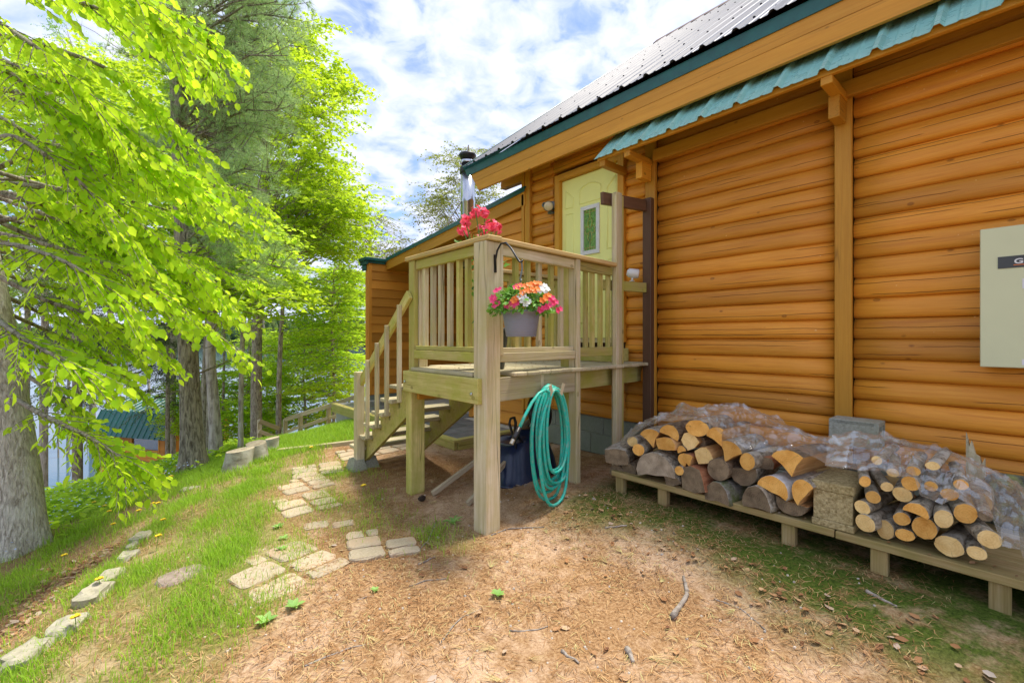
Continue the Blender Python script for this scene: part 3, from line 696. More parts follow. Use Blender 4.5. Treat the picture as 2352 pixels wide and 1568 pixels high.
# ================================================================== porch deck with stairs
dk = thing('porch_deck', (2.9, 3.2, 0), 'raised wooden porch deck with picket railing and a flight of stairs', 'deck')
DZ = 1.147; RT = 2.145
def ftim(name, d0, d1, off, z, wd, ht, mat, c=.004): return timber(name, fp(d0, off, z), fp(d1, off, z), wd, ht, mat, dk, c=c)
def fpost(name, d, off, wx, wy, z0, z1, mat, par=None): 
    c_ = fp(d + wx / 2, off + wy / 2, 0); return timber(name, c_ + V3((0, 0, z0)), c_ + V3((0, 0, z1)), wy, wx, mat, par or dk, up=E1)
gc = gzf(2.04, 2.65)
fpost('corner_post', 0, 0, .14, .14, gc - .06, RT - .042, m_deckgrey)
fd = lambda x, y=700, off=0.0: (onF(x, y, off) - C0).dot(E1)
dm = fd(1324.6); dt = fd(1415.7)
fpost('post', dm, 0, .058, .09, -.02, RT - .042, m_deckgrey); fpost('post', dm + .0, .092, .085, .09, -.02, RT - .042, m_deck)
fpost('tall_post', dt, 0, .05, .045, 0, 2.84, m_deckgrey); fpost('tall_post', dt + .053, 0.004, .062, .085, 0, 2.85, m_deckgrey); fpost('tall_post', dt + .118, .012, .04, .08, 0, 2.83, m_deck)
post('post', 1.97, 3.69, .14, .10, -.12, 1.10, m_deck, dk)
# frame beams
beam1 = ftim('beam', .142, dm - .002, .035, 1.026, .04, .178, m_deckgrey)
ftim('beam', dm + .06, 2.42, .135, 1.02, .04, .17, m_deck)
timber('beam', (1.948, 2.625, 1.022), (1.948, 3.765, 1.022), .04, .185, m_deck, dk)
timber('joist', (2.13, 2.80, 1.03), (2.13, 3.78, 1.03), .04, .16, m_deck, dk)
for x in (2.55, 2.98, 3.4, 3.85): timber('joist', (x, 2.72 + (x - 2) * .08, 1.03), (x, 3.78, 1.03), .04, .16, m_deck, dk)
timber('rim_joist', (2.0, 3.80, 1.03), (4.30, 3.80, 1.03), .04, .16, m_deck, dk)
timber('brace', (2.02, 3.66, .90), (2.9, 3.66, .90), .04, .09, m_trim, dk)
for (y, z) in ((3.72, 1.02), (2.70, 1.0)):
    mb = MB(); mb.lathe([(.014, 0), (.014, .008), (.006, .012), (0, .012)], Matrix.Translation((1.928, y, z)) @ Matrix.Rotation(R(-90), 4, 'Y'), 10); mb.build('bolt', m_steel, dk)
mb = MB(); mb.lathe([(.016, 0), (.016, .008), (0, .01)], Matrix.Translation((2.10, 3.638, .905)) @ Matrix.Rotation(R(90), 4, 'X'), 10); mb.build('bolt', m_steel, dk)
# deck boards run from the front back to the stairs
x = 1.955; i = 0
while x < 4.30:
    w_ = .138; y0 = C0.y + (x + w_ / 2 - C0.x) * math.tan(DA) - (.03 if x > 2.1 else -.02) + rng.uniform(-.006, .006)
    if not (x < 2.11): timber('deck_board', (x + w_ / 2, y0, DZ - .016 + rng.uniform(-.002, .002)), (x + w_ / 2, 3.84, DZ - .016), w_ - .006, .032, m_board, dk, c=.008)
    else: timber('deck_board', (x + w_ / 2, 2.74, DZ - .016), (x + w_ / 2, 3.68, DZ - .016), w_ - .006, .032, m_board, dk, c=.008)
    x += w_ + .002
# railing caps
y_end = 3.78
timber('rail_cap', (2.035, 2.56, RT - .02), (2.035, y_end + .03, RT - .02), .135, .038, m_rail, dk, c=.006)
ftim('rail_cap', .135, dt - .002, .055, RT - .0215, .135, .038, m_rail, c=.006)
timber('rail_cap', (2.82, 3.80, RT - .02), (4.30, 3.80, RT - .02), .12, .038, m_rail, dk, c=.006)
# sub rails and bottom rails
timber('top_rail', (2.02, 2.722, RT - .085), (2.02, 3.66, RT - .085), .038, .08, m_deck, dk)
timber('bottom_rail', (2.0, 2.722, 1.262), (2.0, 3.66, 1.262), .038, .075, m_deck, dk); timber('bottom_rail', (2.04, 2.722, 1.32), (2.04, 3.66, 1.32), .085, .036, m_deck, dk)
ftim('top_rail', .142, dm - .002, .04, RT - .085, .038, .08, m_deckgrey); ftim('top_rail', dm + .09, dt - .002, .06, RT - .085, .038, .08, m_deck)
ftim('bottom_rail', .142, dm - .002, .03, 1.262, .038, .07, m_deckgrey); ftim('bottom_rail', .142, dm - .002, .075, 1.315, .085, .036, m_deckgrey); ftim('bottom_rail', dm + .09, dt - .002, .06, 1.28, .04, .085, m_deck)
timber('top_rail', (2.82, 3.80, RT - .085), (4.30, 3.80, RT - .085), .038, .08, m_deck, dk); timber('bottom_rail', (2.82, 3.80, 1.27), (4.30, 3.80, 1.27), .038, .085, m_deck, dk)
# railing posts
post('rail_post', 1.985, 3.665, .045, .10, 1.10, RT - .042, m_deck, dk); post('rail_post', 2.032, 3.655, .088, .088, DZ, RT - .042, m_deckgrey, dk)
post('rail_post', 2.045, 2.722, .08, .04, DZ + .13, RT - .042, m_deck, dk); fpost('rail_post', .142, .005, .035, .08, DZ + .13, RT - .042, m_deckgrey)
post('rail_post', 2.745, 3.755, .088, .088, .9, RT - .042, m_deck, dk); post('rail_post', 4.20, 3.755, .088, .088, DZ, RT - .042, m_deck, dk)
# pickets
S = .3125
cr1 = lambda cx: (1300 + cx * .5102) * .6125
for cxp in (580, 637, 695, 762, 830, 893):
    y = onX(cr1(cxp), 700, 2.04).y; timber('picket', (2.04, y, 1.335), (2.04, y, RT - .045), .04, .042, rng.choice([m_deck, m_deckgrey, m_deckgrey]), dk, up=(1, 0, 0))
for cxp in (1240, 1328, 1412, 1500, 1572):
    p = onF(cr1(cxp), 700, .08); timber('picket', (p.x, p.y, 1.33), (p.x, p.y, RT - .045), .04, .042, rng.choice([m_deck, m_deckgrey]), dk, up=E1)
for cxp in (1755, 1803, 1862, 1920):
    p = onF(cr1(cxp), 700, .09); timber('picket', (p.x, p.y, 1.30), (p.x, p.y, RT - .045), .04, .042, m_deck, dk, up=E1)
for i in range(9):
    xx = 2.93 + i * .145; timber('picket', (xx, 3.80, 1.30), (xx, 3.80, RT - .045), .04, .04, m_deck, dk, up=(1, 0, 0))
# boards and cross beams between the tall post and the wall post
post('wall_post', 4.245, 2.70, .10, .10, .10, 2.90, m_brown, dk)
timber('cross_beam', fp(dt - .06, .13, 2.79), (4.244, 2.765, 2.82), .04, .12, m_brown, dk)
timber('cross_beam', fp(dt - .05, .13, 1.935), (4.244, 2.765, 1.945), .04, .10, m_deck, dk)
timber('wind_board', fp(dt + .20, .14, 1.28), fp(dt + .20, .14, 1.90), .03, .11, m_deck, dk, up=E1)
timber('wind_board', fp(dt + .30, .16, 1.26), fp(dt + .30, .16, 1.90), .03, .07, m_deck, dk, up=E1)
# step up to the door
mb_ = timber('door_step', (4.16, 3.02, DZ + .075), (4.16, 4.2, DZ + .075), .30, .145, m_deck, dk)
# stairs
SX0, SX1 = 1.93, 2.79
tz = [.967, .82, .668, .519, .372, .228]; ty = [3.80, 4.005, 4.21, 4.415, 4.62, 4.80]
for z_, y_ in zip(tz, ty):
    for o_ in (0, .128): timber('tread', (SX0, y_ + .06 + o_, z_ - .018), (SX1, y_ + .06 + o_, z_ - .018), .122, .036, m_board, dk, c=.006)
def stringer(x, th):
    pts = []
    for z_, y_ in zip(tz, ty): pts += [(y_ + .01, z_ - .037), (y_ + .235 if y_ < 4.75 else y_ + .2, z_ - .037)]
    pts[0] = (3.822, tz[0] - .037)
    pts += [(4.99, .03), (4.86, .02), (3.822, .72)]
    n = len(pts); mb = MB(); mb.add([(x, a, b) for a, b in pts] + [(x + th, a, b) for a, b in pts], [tuple(range(n)), tuple(reversed(range(n, 2 * n)))] + [((i + 1) % n, i, n + i, n + (i + 1) % n) for i in range(n)])
    return mb
def stringer_strip(x, th):
    # sloped plank plus triangular cleats, closed polygon prisms
    mb = MB()
    def prism(pts, e=0.0):
        n = len(pts); mb.add([(x + e, a, b) for a, b in pts] + [(x + th - e, a, b) for a, b in pts], [tuple(range(n)), tuple(reversed(range(n, 2 * n)))] + [((i + 1) % n, i, n + i, n + (i + 1) % n) for i in range(n)])
    s_ = -(tz[0] - tz[5]) / (ty[5] - ty[0]); lo = lambda y: .70 + s_ * (y - 3.83)
    prism([(3.822, lo(3.822)), (4.93, max(lo(4.93), .0)), (5.03, .03), (5.03, .05), (3.822, lo(3.822) + .16)])
    for z_, y_ in zip(tz, ty): prism([(y_ + .012, lo(y_ + .012) + .10), (y_ + .235, lo(y_ + .235) + .10), (y_ + .235, z_ - .037), (y_ + .012, z_ - .037)], .003)
    return mb
def placed_wood(mb, name, mat): return mb.build(name, mat, dk)
placed_wood(stringer_strip(2.02, .04), 'stringer', m_deck); placed_wood(stringer_strip(2.72, .04), 'stringer', m_deck)
yb = 4.77
post('stair_post', 1.905, yb, .088, .088, .05, 1.045, m_deckgrey, dk)
timber('stair_rail', (1.962, yb + .03, .93), (1.962, 3.70, 1.80), .036, .09, m_deck, dk)
for (yy, zt2, zb2) in ((3.83, 1.71, .82), (4.09, 1.53, .668), (4.31, 1.36, .519), (4.54, 1.18, .372)):
    timber('stair_picket', (1.925, yy, zb2), (1.925, yy, zt2), .036, .036, m_deckgrey, dk, up=(1, 0, 0))
# concrete pier blocks under the stair foot
for (x_, lab) in ((1.84, 'mossy concrete pier block under the stair post'), (2.00, 'small concrete pier block under the stair stringer')):
    mb = MB(); a = .11; b = .075; h = .14; z0 = gzf(x_ + .08, 4.86) - .02
    cxp, cyp = x_ + .09, 4.84 + (.06 if x_ > 1.9 else 0)
    vs = [(cxp - a * .8, cyp - a, z0), (cxp + a * .8, cyp - a, z0), (cxp + a * .8, cyp + a, z0), (cxp - a * .8, cyp + a, z0), (cxp - b * .7, cyp - b, z0 + h), (cxp + b * .7, cyp - b, z0 + h), (cxp + b * .7, cyp + b, z0 + h), (cxp - b * .7, cyp + b, z0 + h)]
    mb.add(vs, [(3, 2, 1, 0), (4, 5, 6, 7), (0, 1, 5, 4), (1, 2, 6, 5), (2, 3, 7, 6), (3, 0, 4, 7)])
    tag(mb.build('pier_block', m_cmu), lab, 'pier block')

# ================================================================== hose, wheelbarrow, basket and other things at the porch
hg = thing('hose_hanger', fp(fd(1252, 880), -.0, .95), 'beige metal hose hanger screwed to the porch beam', 'hose hanger')
m_beige = plain('beige_metal', (.68, .58, .38), .45)
hx = fd(1252, 880); hz = onF(1252, 888).z; OF = .013
mb = MB(); mb.beam(fp(hx - .02, OF, hz - .02), fp(hx - .02, OF, hz + .105), .03, .006, up=-EN); mb.build('back_plate', m_beige, hg)
mb = MB()
arc = [fp(hx + .085 * math.sin(a), -.06, hz - .085 + .075 * math.cos(a)) for a in [R(q) for q in range(-75, 76, 15)]]
for i in range(len(arc) - 1): mb.beam(arc[i], arc[i + 1], .12, .005, up=(arc[i] + arc[i + 1]) / 2 - fp(hx, -.06, hz - .085))
mb.build('saddle', m_beige, hg)
for sx in (-1, 1):
    mb = MB(); mb.beam(fp(hx + sx * .055, -.118, hz - .06), fp(hx + sx * .085, -.125, hz + .03), .032, .006, up=-EN); mb.build('prong', m_beige, hg)
# hose: one long coil
k = NT('hose_rubber'); hn = k.noise(k.obj((1, 1, 1), False), 38, 5, .7)
k.col(k.mix(k.ramp(hn, [(.48, 0.0), (.62, .7)]), (.012, .46, .35), (.20, .38, .30))); k.set(.42, 0, .45)
path = []; rr = random.Random(4)
loops = [(-.25, .205, 1.06), (-.20, .17, .80), (-.22, .19, .93), (-.13, .12, .62), (-.20, .20, .88), (-.12, .17, .70), (-.15, .13, .66), (-.20, .19, .92), (-.14, .16, .60), (-.12, .12, .75)]
for li, (l_, r_, dp) in enumerate(loops):
    off = -.022 - .0105 * li; off = max(off, -.112); top = hz + .018 - .004 * li + (li % 3) * .008
    for a in range(0, 360, 12):
        f = a / 360; ang = R(a); nx = loops[(li + 1) % len(loops)]
        L_ = l_ + (nx[0] - l_) * f; Rr = r_ + (nx[1] - r_) * f; D_ = dp + (nx[2] - dp) * f
        s_, c_ = math.sin(ang), math.cos(ang)
        wfun = (abs(s_) ** (.85 if c_ > 0 else .52)) * (1 if s_ > 0 else -1)
        zz = top - D_ * (.5 - .5 * c_)
        q = (1 - c_) / 2; xo = wfun * (Rr if s_ > 0 else -L_) * (.9 + .1 * math.sin(q * 3.14)) * (.62 + .38 * min(1, q * 3 + .45))
        path.append(fp(hx + xo + rr.uniform(-.002, .002), off + (0 if s_ > 0 else -.006) - .02 * q, zz))
hs = thing('garden_hose', fp(hx, -.05, .1), 'teal green garden hose coiled over the hanger on the porch beam', 'hose')
def smoothpath(p, n=1):
    for _ in range(n): p = [p[0]] + [(p[i - 1] + p[i] * 2 + p[i + 1]) / 4 for i in range(1, len(p) - 1)] + [p[-1]]
    return p
e1_ = onF(1192, 975, -.13); e0 = onF(1262, 886, -.13)
path += [onF(1255, 884, -.135), onF(1236, 897, -.14), onF(1222, 922, -.14), onF(1206, 952, -.138), onF(1192, 984, -.135)]
path = smoothpath(path, 2)
mb = MB(); mb.tube(path, .0125, 9); mb.build('tube', k.mat, hs, smooth=True)
d_ = (path[-1] - path[-3]).normalized(); pe = path[-1]
mb = MB(); mb.tube([pe - d_ * .01, pe + d_ * .09], .017, 10); mb.tube([pe + d_ * .02, pe + d_ * .03, pe + d_ * .07, pe + d_ * .08], [.017, .0195, .0195, .017], 10); mb.build('grip', m_black, hs, smooth=True)
mb = MB(); mb.tube([pe + d_ * .088, pe + d_ * .125], .0165, 12); mb.build('coupling', plain('brass', (.55, .5, .38), .3, .9), hs)

# upturned wheelbarrow under the porch
wb = thing('wheelbarrow', (3.0, 3.3, 0), 'upturned dark blue wheelbarrow with wooden handles stored under the porch', 'wheelbarrow')
k = NT('blue_tub'); k.col((.007, .018, .055)); k.set(.3)
cxw, cyw = 2.98, 3.36; g_ = gzf(cxw, cyw)
mb = MB(); prs = [(.36, .30, .0), (.375, .315, .012), (.36, .30, .024), (.33, .27, .10), (.28, .22, .25), (.25, .19, .34), (.20, .15, .365), (0.001, .001, .37)]
vs = []; n = 28
for a, b, z_ in prs:
    for j in range(n):
        t = 2 * math.pi * j / n; s_, c_ = math.sin(t), math.cos(t); vs.append((cxw + a * math.copysign(abs(c_) ** .6, c_), cyw + b * math.copysign(abs(s_) ** .6, s_), g_ + z_ + .10 * (c_ * .5 + .5) * (z_ > .05)))
mb.add(vs, [(i * n + j, i * n + (j + 1) % n, (i + 1) * n + (j + 1) % n, (i + 1) * n + j) for i in range(len(prs) - 1) for j in range(n)])
mb.build('tub', k.mat, wb, smooth=True)
m_hand = wood('handle_wood', (.40, .33, .22), (.26, .2, .12), crack=.4, rough=.8)
wc = onY(1240, 945, 3.5)
for yy, xs in ((3.56, 2.11), (3.14, 2.2)):
    timber('handle', (xs, yy, gzf(xs, yy) + .02), (3.38, 3.5 + (yy - 3.36) * .4, .55), .035, .045, m_hand, wb)
mb = MB(); Mw = Matrix.Translation(wc) @ Matrix.Rotation(R(75), 4, 'X') @ Matrix.Rotation(R(12), 4, 'Y')
mb.lathe([(.13, -.035), (.155, -.045), (.185, -.03), (.195, 0), (.185, .03), (.155, .045), (.13, .035)], Mw, 28); whl = mb.build('wheel', m_black, wb, smooth=True)
mb = MB(); mb.lathe([(.135, -.02), (.12, -.025), (.05, -.015), (.03, -.05), (0, -.05)], Mw, 20); mb.lathe([(.135, .02), (.12, .025), (.05, .015), (.03, .05), (0, .05)], Mw, 20); mb.build('hub', plain('grey_rim', (.35, .36, .36), .5), whl, smooth=True)
mb = MB(); mb.tube([wc + V3((0, -.12, 0)), wc + V3((0, .12, 0))], .010, 8); mb.tube([wc + V3((0, -.11, 0)), (3.2, 3.25, .42), (2.9, 3.2, .42)], .013, 8); mb.tube([wc + V3((0, .11, 0)), (3.3, 3.6, .42), (2.9, 3.55, .42)], .013, 8); mb.build('fork', m_black, wb)
for yy in (3.2, 3.5):
    b_ = onY(1186, 1040, yy); a_ = onY(1170, 965, yy)
    mb = MB(); mb.tube([b_, b_ + V3((-.01, 0, .08)), a_ + V3((0, 0, -.03)), a_ + V3((.015, 0, .015)), a_ + V3((.06, 0, .02)), a_ + V3((.08, 0, -.03)), a_ + V3((.07, 0, -.12)), b_ + V3((.1, 0, .06))], .012, 8); mb.build('leg', m_black, wb, smooth=True)

# hanging basket on its bracket
hbk = thing('basket_bracket', fp(.07, 0, 2.0), 'black iron hook bracket screwed to the porch corner post', 'bracket')
m_iron = plain('black_iron', (.010, .010, .012), .4)
pth = [onF(1138, 618, -.004), onF(1137, 596, -.012), onF(1141, 574, -.03), onF(1150, 556, -.07), onF(1162, 552, -.11), onF(1175, 570, -.18), onF(1188, 594, -.24), onF(1194, 604, -.255), onF(1199, 603, -.265), onF(1200, 597, -.265)]
mb = MB(); mb.tube(smoothpath(pth, 1), .007, 8); mb.build('hook_arm', m_iron, hbk, smooth=True)
mb = MB(); mb.beam(onF(1138, 626, -.005), onF(1137, 585, -.005), .022, .006, up=-EN); mb.build('screw_plate', m_iron, hbk)
pc = onF(1197, 715, -.25); hk = onF(1196, 601, -.258)
hbsk = thing('hanging_basket', (pc.x, pc.y, pc.z - .18), 'grey plastic hanging pot overflowing with pink, orange and white impatiens', 'flower pot')
mb = MB(); mb.tube(smoothpath([hk + V3((0, 0, .004)), hk + V3((.014, 0, -.012)), hk + V3((.018, 0, -.05)), hk + V3((.004, 0, -.09)), hk + V3((-.010, 0, -.12)), hk + V3((-.002, 0, -.15)), hk + V3((.008, 0, -.12))], 1), .006, 8); mb.build('clip', m_lead, hbsk, smooth=True)
mb = MB()
for q in range(4):
    t = q * math.pi / 2 + .5; mb.tube([hk + V3((0, 0, -.14)), pc + V3((.14 * math.cos(t), .14 * math.sin(t), .0))], .0022, 5)
mb.build('hanger_wire', m_lead, hbsk)
k = NT('pot_grey'); zz = k.n('ShaderNodeTexCoord'); sq = k.n('ShaderNodeSeparateXYZ'); k.l(zz.outputs['Object'], sq.inputs[0])
k.col((.22, .24, .31)); k.bump(k.math('SINE', k.math('MULTIPLY', sq.outputs[2], 620.0)), .35, .003); k.set(.42)
mb = MB(); mb.lathe([(0, -.175), (.098, -.175), (.104, -.17), (.128, -.02), (.128, -.018), (.138, -.016), (.140, 0.0), (.136, .004), (.128, .0), (.12, -.02), (0, -.03)], Matrix.Identity(4), 36)
mb.build('pot', k.mat, hbsk, smooth=True, mw=Matrix.Translation(pc))
# ================================================================== small leaf and blade builders
class Fol:
    """collects leaves: base point, direction, normal, size"""
    def __init__(s): s.P = []; s.D = []; s.N = []; s.S = []
    def add(s, p, d, n, size): s.P.append(tuple(p)); s.D.append(tuple(d)); s.N.append(tuple(n)); s.S.append(size)
    def mesh(s, name, tv, tf):
        P = np.array(s.P); D = np.array(s.D); N = np.array(s.N); S = np.array(s.S)[:, None]
        D = D / np.maximum(np.linalg.norm(D, axis=1, keepdims=True), 1e-6)
        N = N - D * (N * D).sum(1, keepdims=True); N = N / np.maximum(np.linalg.norm(N, axis=1, keepdims=True), 1e-6)
        B = np.cross(N, D); tv = np.array(tv); k_ = len(tv)
        Vv = P[:, None, :] + S[:, None, :] * (tv[None, :, 0:1] * D[:, None, :] + tv[None, :, 1:2] * B[:, None, :] + tv[None, :, 2:3] * N[:, None, :])
        Ff = (np.arange(len(P)) * k_)[:, None, None] + np.array(tf)[None]
        return npmesh(name, Vv.reshape(-1, 3), Ff.reshape(-1, len(tf[0])))
LEAF = ([(0, 0, 0), (.5, 0, -.02), (1, 0, -.10), (.22, .24, .06), (.62, .25, .05), (.22, -.24, .06), (.62, -.25, .05)],
        [(0, 1, 3), (1, 4, 3), (1, 2, 4), (0, 5, 1), (1, 5, 6), (1, 6, 2)])
DIAM = ([(0, 0, 0), (.5, .34, .09), (1, 0, -.05), (.5, -.34, .09)], [(0, 2, 1), (0, 3, 2)])
MAPLE = ([(0, 0, 0), (.30, .50, .05), (.48, .22, 0), (1, 0, -.08), (.48, -.22, 0), (.30, -.50, .05)], [(0, 2, 1), (0, 3, 2), (0, 4, 3), (0, 5, 4)])
def rv(r, s=1.0): return V3((r.uniform(-s, s), r.uniform(-s, s), r.uniform(-s, s)))

# flowers of the hanging basket
r = random.Random(11)
lf_ = Fol()
for i in range(900):
    t = r.uniform(0, 6.283); e = r.uniform(-.25, 1.45); rad = r.uniform(.72, 1.05)
    p = pc + V3((math.cos(t) * math.cos(e) * .20 * rad, math.sin(t) * math.cos(e) * .20 * rad, .015 + math.sin(e) * .135 * rad))
    o_ = (p - pc).normalized(); lf_.add(p, o_ + rv(r, .8) + V3((0, 0, -.3)), o_ + V3((0, 0, .8)) + rv(r, .5), r.uniform(.03, .052))
m_imp = leafmat('impatiens_leaf', (.06, .17, .02), (.16, .36, .05), (.25, .5, .06), .3)
link('foliage', lf_.mesh('foliage', *LEAF), hbsk, None, m_imp)
PET = ([(0, 0, 0), (.45, .42, .06), (1, .30, .02), (1.05, -.25, .02), (.5, -.42, .06)], [(0, 1, 2), (0, 2, 3), (0, 3, 4)])
def petals(fo, p, nrm_, size, n=5, rr_=r):
    nrm_ = nrm_.normalized(); a = nrm_.orthogonal().normalized(); b = nrm_.cross(a); ph = rr_.uniform(0, 6)
    for q in range(n):
        t = ph + q * 6.283 / n; d = a * math.cos(t) + b * math.sin(t); fo.add(p, d + nrm_ * .25, nrm_, size)
fcol = {'pink_bloom': ((.75, .02, .12), (.85, .08, .22)), 'orange_bloom': ((.85, .16, .02), (.9, .26, .05)), 'white_bloom': ((.8, .8, .76), (.85, .85, .82))}
spots = {'pink_bloom': [(1140, 668), (1133, 690), (1165, 702), (1180, 700), (1137, 701), (1262, 688), (1280, 713), (1255, 705), (1185, 660), (1130, 684), (1270, 697), (1240, 712)], 'orange_bloom': [(1190, 660), (1207, 658), (1222, 654), (1232, 655), (1215, 668), (1188, 684), (1180, 690), (1228, 668), (1245, 690), (1200, 672), (1253, 682)], 'white_bloom': [(1244, 660), (1238, 668), (1250, 668), (1200, 690), (1207, 697), (1195, 681)]}
for nm, pts_ in spots.items():
    m_ = leafmat(nm, fcol[nm][0], fcol[nm][1], fcol[nm][1], .25)
    for (x, y) in pts_:
        dx_ = (x - 1204) / 76; dy_ = (y - 700) / 50; q = max(0, 1 - dx_ * dx_ - dy_ * dy_ * .8); tt = (pc - CAM).dot(V3((ST, CT, 0)))
        p = atT(x, y, tt - .06 - .13 * math.sqrt(q)); fo = Fol(); petals(fo, p, (p - pc) + V3((-.1, -.15, .05)), .024)
        petals(fo, p + V3((.02, -.01, .012)), (p - pc) + V3((-.1, -.15, .1)), .02)
        link(nm, fo.mesh(nm, *PET), hbsk, None, m_)
# potted geranium on the deck
gp_ = onZ(1121, 846, DZ); gp_ = V3((2.36, 3.02, DZ))
ge = thing('potted_geranium', gp_, 'tall geranium with bright pink flower heads in a dark pot on the deck', 'flower pot')
mb = MB(); mb.lathe([(0, .004), (.105, .004), (.11, .01), (.14, .30), (.15, .305), (.15, .34), (.14, .345), (.13, .31), (0, .30)], Matrix.Translation(gp_), 28); mb.build('pot', plain('dark_pot', (.025, .035, .035), .45), ge, smooth=True)
lf_ = Fol(); st_ = MB()
heads = [(1092, 485), (1068, 508), (1065, 530), (1128, 520), (1108, 530), (1112, 492), (1140, 524)]
for (x, y) in [(1085, 560), (1120, 590), (1130, 620), (1100, 640)] + heads:
    tt = (gp_ - CAM).dot(V3((ST, CT, 0))); p = atT(x, y, tt + r.uniform(-.1, .1)); st_.tube([gp_ + V3((r.uniform(-.05, .05), r.uniform(-.05, .05), .3)), gp_.lerp(p, .5) + V3((0, 0, .25)), p], .005, 5)
    for q in range(26):
        f = r.uniform(.35, .88); b_ = gp_.lerp(p, f) + V3((0, 0, .25 * (1 - f))) + rv(r, .07); lf_.add(b_, rv(r, 1), V3((-.3, -.3, 1)) + rv(r, .5), r.uniform(.04, .075))
link('foliage', lf_.mesh('foliage', *MAPLE), ge, None, m_imp); st_.build('stem', plain('green_stem', (.10, .22, .03), .6), ge)
m_ger = leafmat('geranium_bloom', (.80, .04, .13), (.88, .14, .24), (.9, .15, .2), .3)
for (x, y) in heads:
    tt = (gp_ - CAM).dot(V3((ST, CT, 0))); c_ = atT(x, y, tt + r.uniform(-.12, .12)); fo = Fol()
    for q in range(22):
        d = rv(r, 1); d.normalize(); petals(fo, c_ + d * r.uniform(.02, .055), d, r.uniform(.018, .026))
    link('flower_head', fo.mesh('flower_head', *PET), ge, None, m_ger)

# security camera on the cross beam
sp_ = onF(1456, 628, .12); sc = thing('security_camera', sp_ + V3((0, 0, -.07)), 'small white security camera with black lens on the cross beam', 'camera')
Mc = Matrix.Translation(sp_) @ Matrix.Rotation(R(-28), 4, 'Z') @ Matrix.Rotation(R(80), 4, 'Y')
Mc = Matrix.Translation(sp_) @ V3((.62, -.75, -.15)).to_track_quat('Z', 'Y').to_matrix().to_4x4()
mb = MB(); mb.lathe([(0, -.055), (.02, -.053), (.033, -.04), (.036, -.02), (.036, .03), (.033, .036), (.031, .034)], Mc @ Matrix.Scale(1.4, 4), 22); mb.build('housing', m_white, sc, smooth=True)
mb = MB(); mb.lathe([(.032, .033), (.028, .037), (0, .038)], Mc @ Matrix.Scale(1.4, 4), 22); mb.build('lens', m_black, sc, smooth=True)
mb = MB(); mb.tube([sp_ + V3((-.01, .01, -.03)), sp_ + V3((-.02, .01, -.075))], .011, 10); mb.lathe([(0, .006), (.026, .005), (.028, 0)], Matrix.Translation(sp_ + V3((-.02, .01, -.085))), 14); mb.build('mount', m_white, sc, smooth=True)

# ================================================================== bench, firewood, plastic sheet
BX0, BX1 = 3.10, 4.05
def bz(y): return onX(1801, 1186, BX0).z
bl = onX(1404, 1089, BX0); br_y = -1.6; BZ = bz(0)
bn = thing('wood_bench', (BX0 + .4, .6, gzf(3.2, .6)), 'long low plank bench carrying the firewood along the wall', 'bench')
timber('plank', (BX0 + .115, bl.y, BZ - .022), (BX0 + .115, .78, BZ - .022), .23, .044, m_bench, bn); timber('plank', (BX0 + .115, .774, BZ - .024), (BX0 + .115, br_y, BZ - .024), .23, .044, m_bench, bn)
for q in (1, 2, 3): timber('plank', (BX0 + .115 + .237 * q, bl.y, BZ - .023), (BX0 + .115 + .237 * q, br_y, BZ - .023), .23, .042, m_bench, bn)
for x in (1425, 1523, 1812, 2020, 2297, 2500):
    y = onX(x, 1190, BX0 + .04).y
    for xx in (BX0 + .05, BX1 - .15): timber('leg', (xx, y, gzf(xx, y) - .03), (xx, y, BZ - .046), .075, .055, m_bench, bn, up=(1, 0, 0))
# materials for the wood
def sawn(name, c1, c2):
    k = NT(name); tcn = k.n('ShaderNodeTexCoord'); sx = k.n('ShaderNodeSeparateXYZ'); k.l(tcn.outputs['Object'], sx.inputs[0])
    d = k.math('SQRT', k.math('ADD', k.math('MULTIPLY', sx.outputs[1], sx.outputs[1]), k.math('MULTIPLY', sx.outputs[2], sx.outputs[2])))
    nz = k.noise(k.obj(), 14, 4, .6); ringw = k.math('SINE', k.math('ADD', k.math('MULTIPLY', d, 520), k.math('MULTIPLY', nz, 9)))
    c = k.ramp(k.math('ADD', k.math('MULTIPLY', ringw, .045), k.math('MULTIPLY', nz, .9)), [(.2, c1), (.6, c2)])
    c = k.mix(1.0, c, k.math('ADD', k.math('MULTIPLY', k.rand(), .35), .75), 'MULTIPLY')
    vn = k.noise(k.obj((1, 1, 1)), 55, 4, .7); c = k.mix(k.ramp(vn, [(.60, 0.0), (.75, .5)]), c, tuple(x * .35 for x in c1))
    ang = k.math('ARCTAN2', sx.outputs[1], sx.outputs[2]); rad_ = k.math('ABSOLUTE', k.math('SINE', k.math('ADD', k.math('MULTIPLY', ang, 1.5), k.math('MULTIPLY', nz, 2))))
    c = k.mix(k.math('MULTIPLY', k.ramp(rad_, [(.0, 1.0), (.035, 0.0)]), .7), c, tuple(x * .2 for x in c1))
    k.col(c); k.bump(vn, .5, .004); return k.set(.85, 0, .15)
def bark(name, c1, c2, sx=1.0, sc=1.0, rough=.95, b=.9, patch=None):
    k = NT(name); n = k.noise(k.obj((sx, 1, 1), True), 16 * sc, 6, .7, .4); c = k.ramp(n, [(.32, c1), (.62, c2)])
    if patch: c = k.mix(k.ramp(k.noise(k.obj(), 5 * sc, 5, .6), [(.5, 0.0), (.62, .8)]), c, patch)
    k.col(c); k.bump(n, b, .02); return k.set(rough, 0, .1)
s_orange = sawn('sawn_orange', (.62, .28, .05), (.86, .50, .14)); s_pale = sawn('sawn_pale', (.66, .42, .14), (.88, .66, .30))
s_dark = sawn('sawn_dark', (.09, .065, .04), (.28, .21, .13)); s_grey = sawn('sawn_weathered', (.18, .14, .09), (.44, .36, .26))
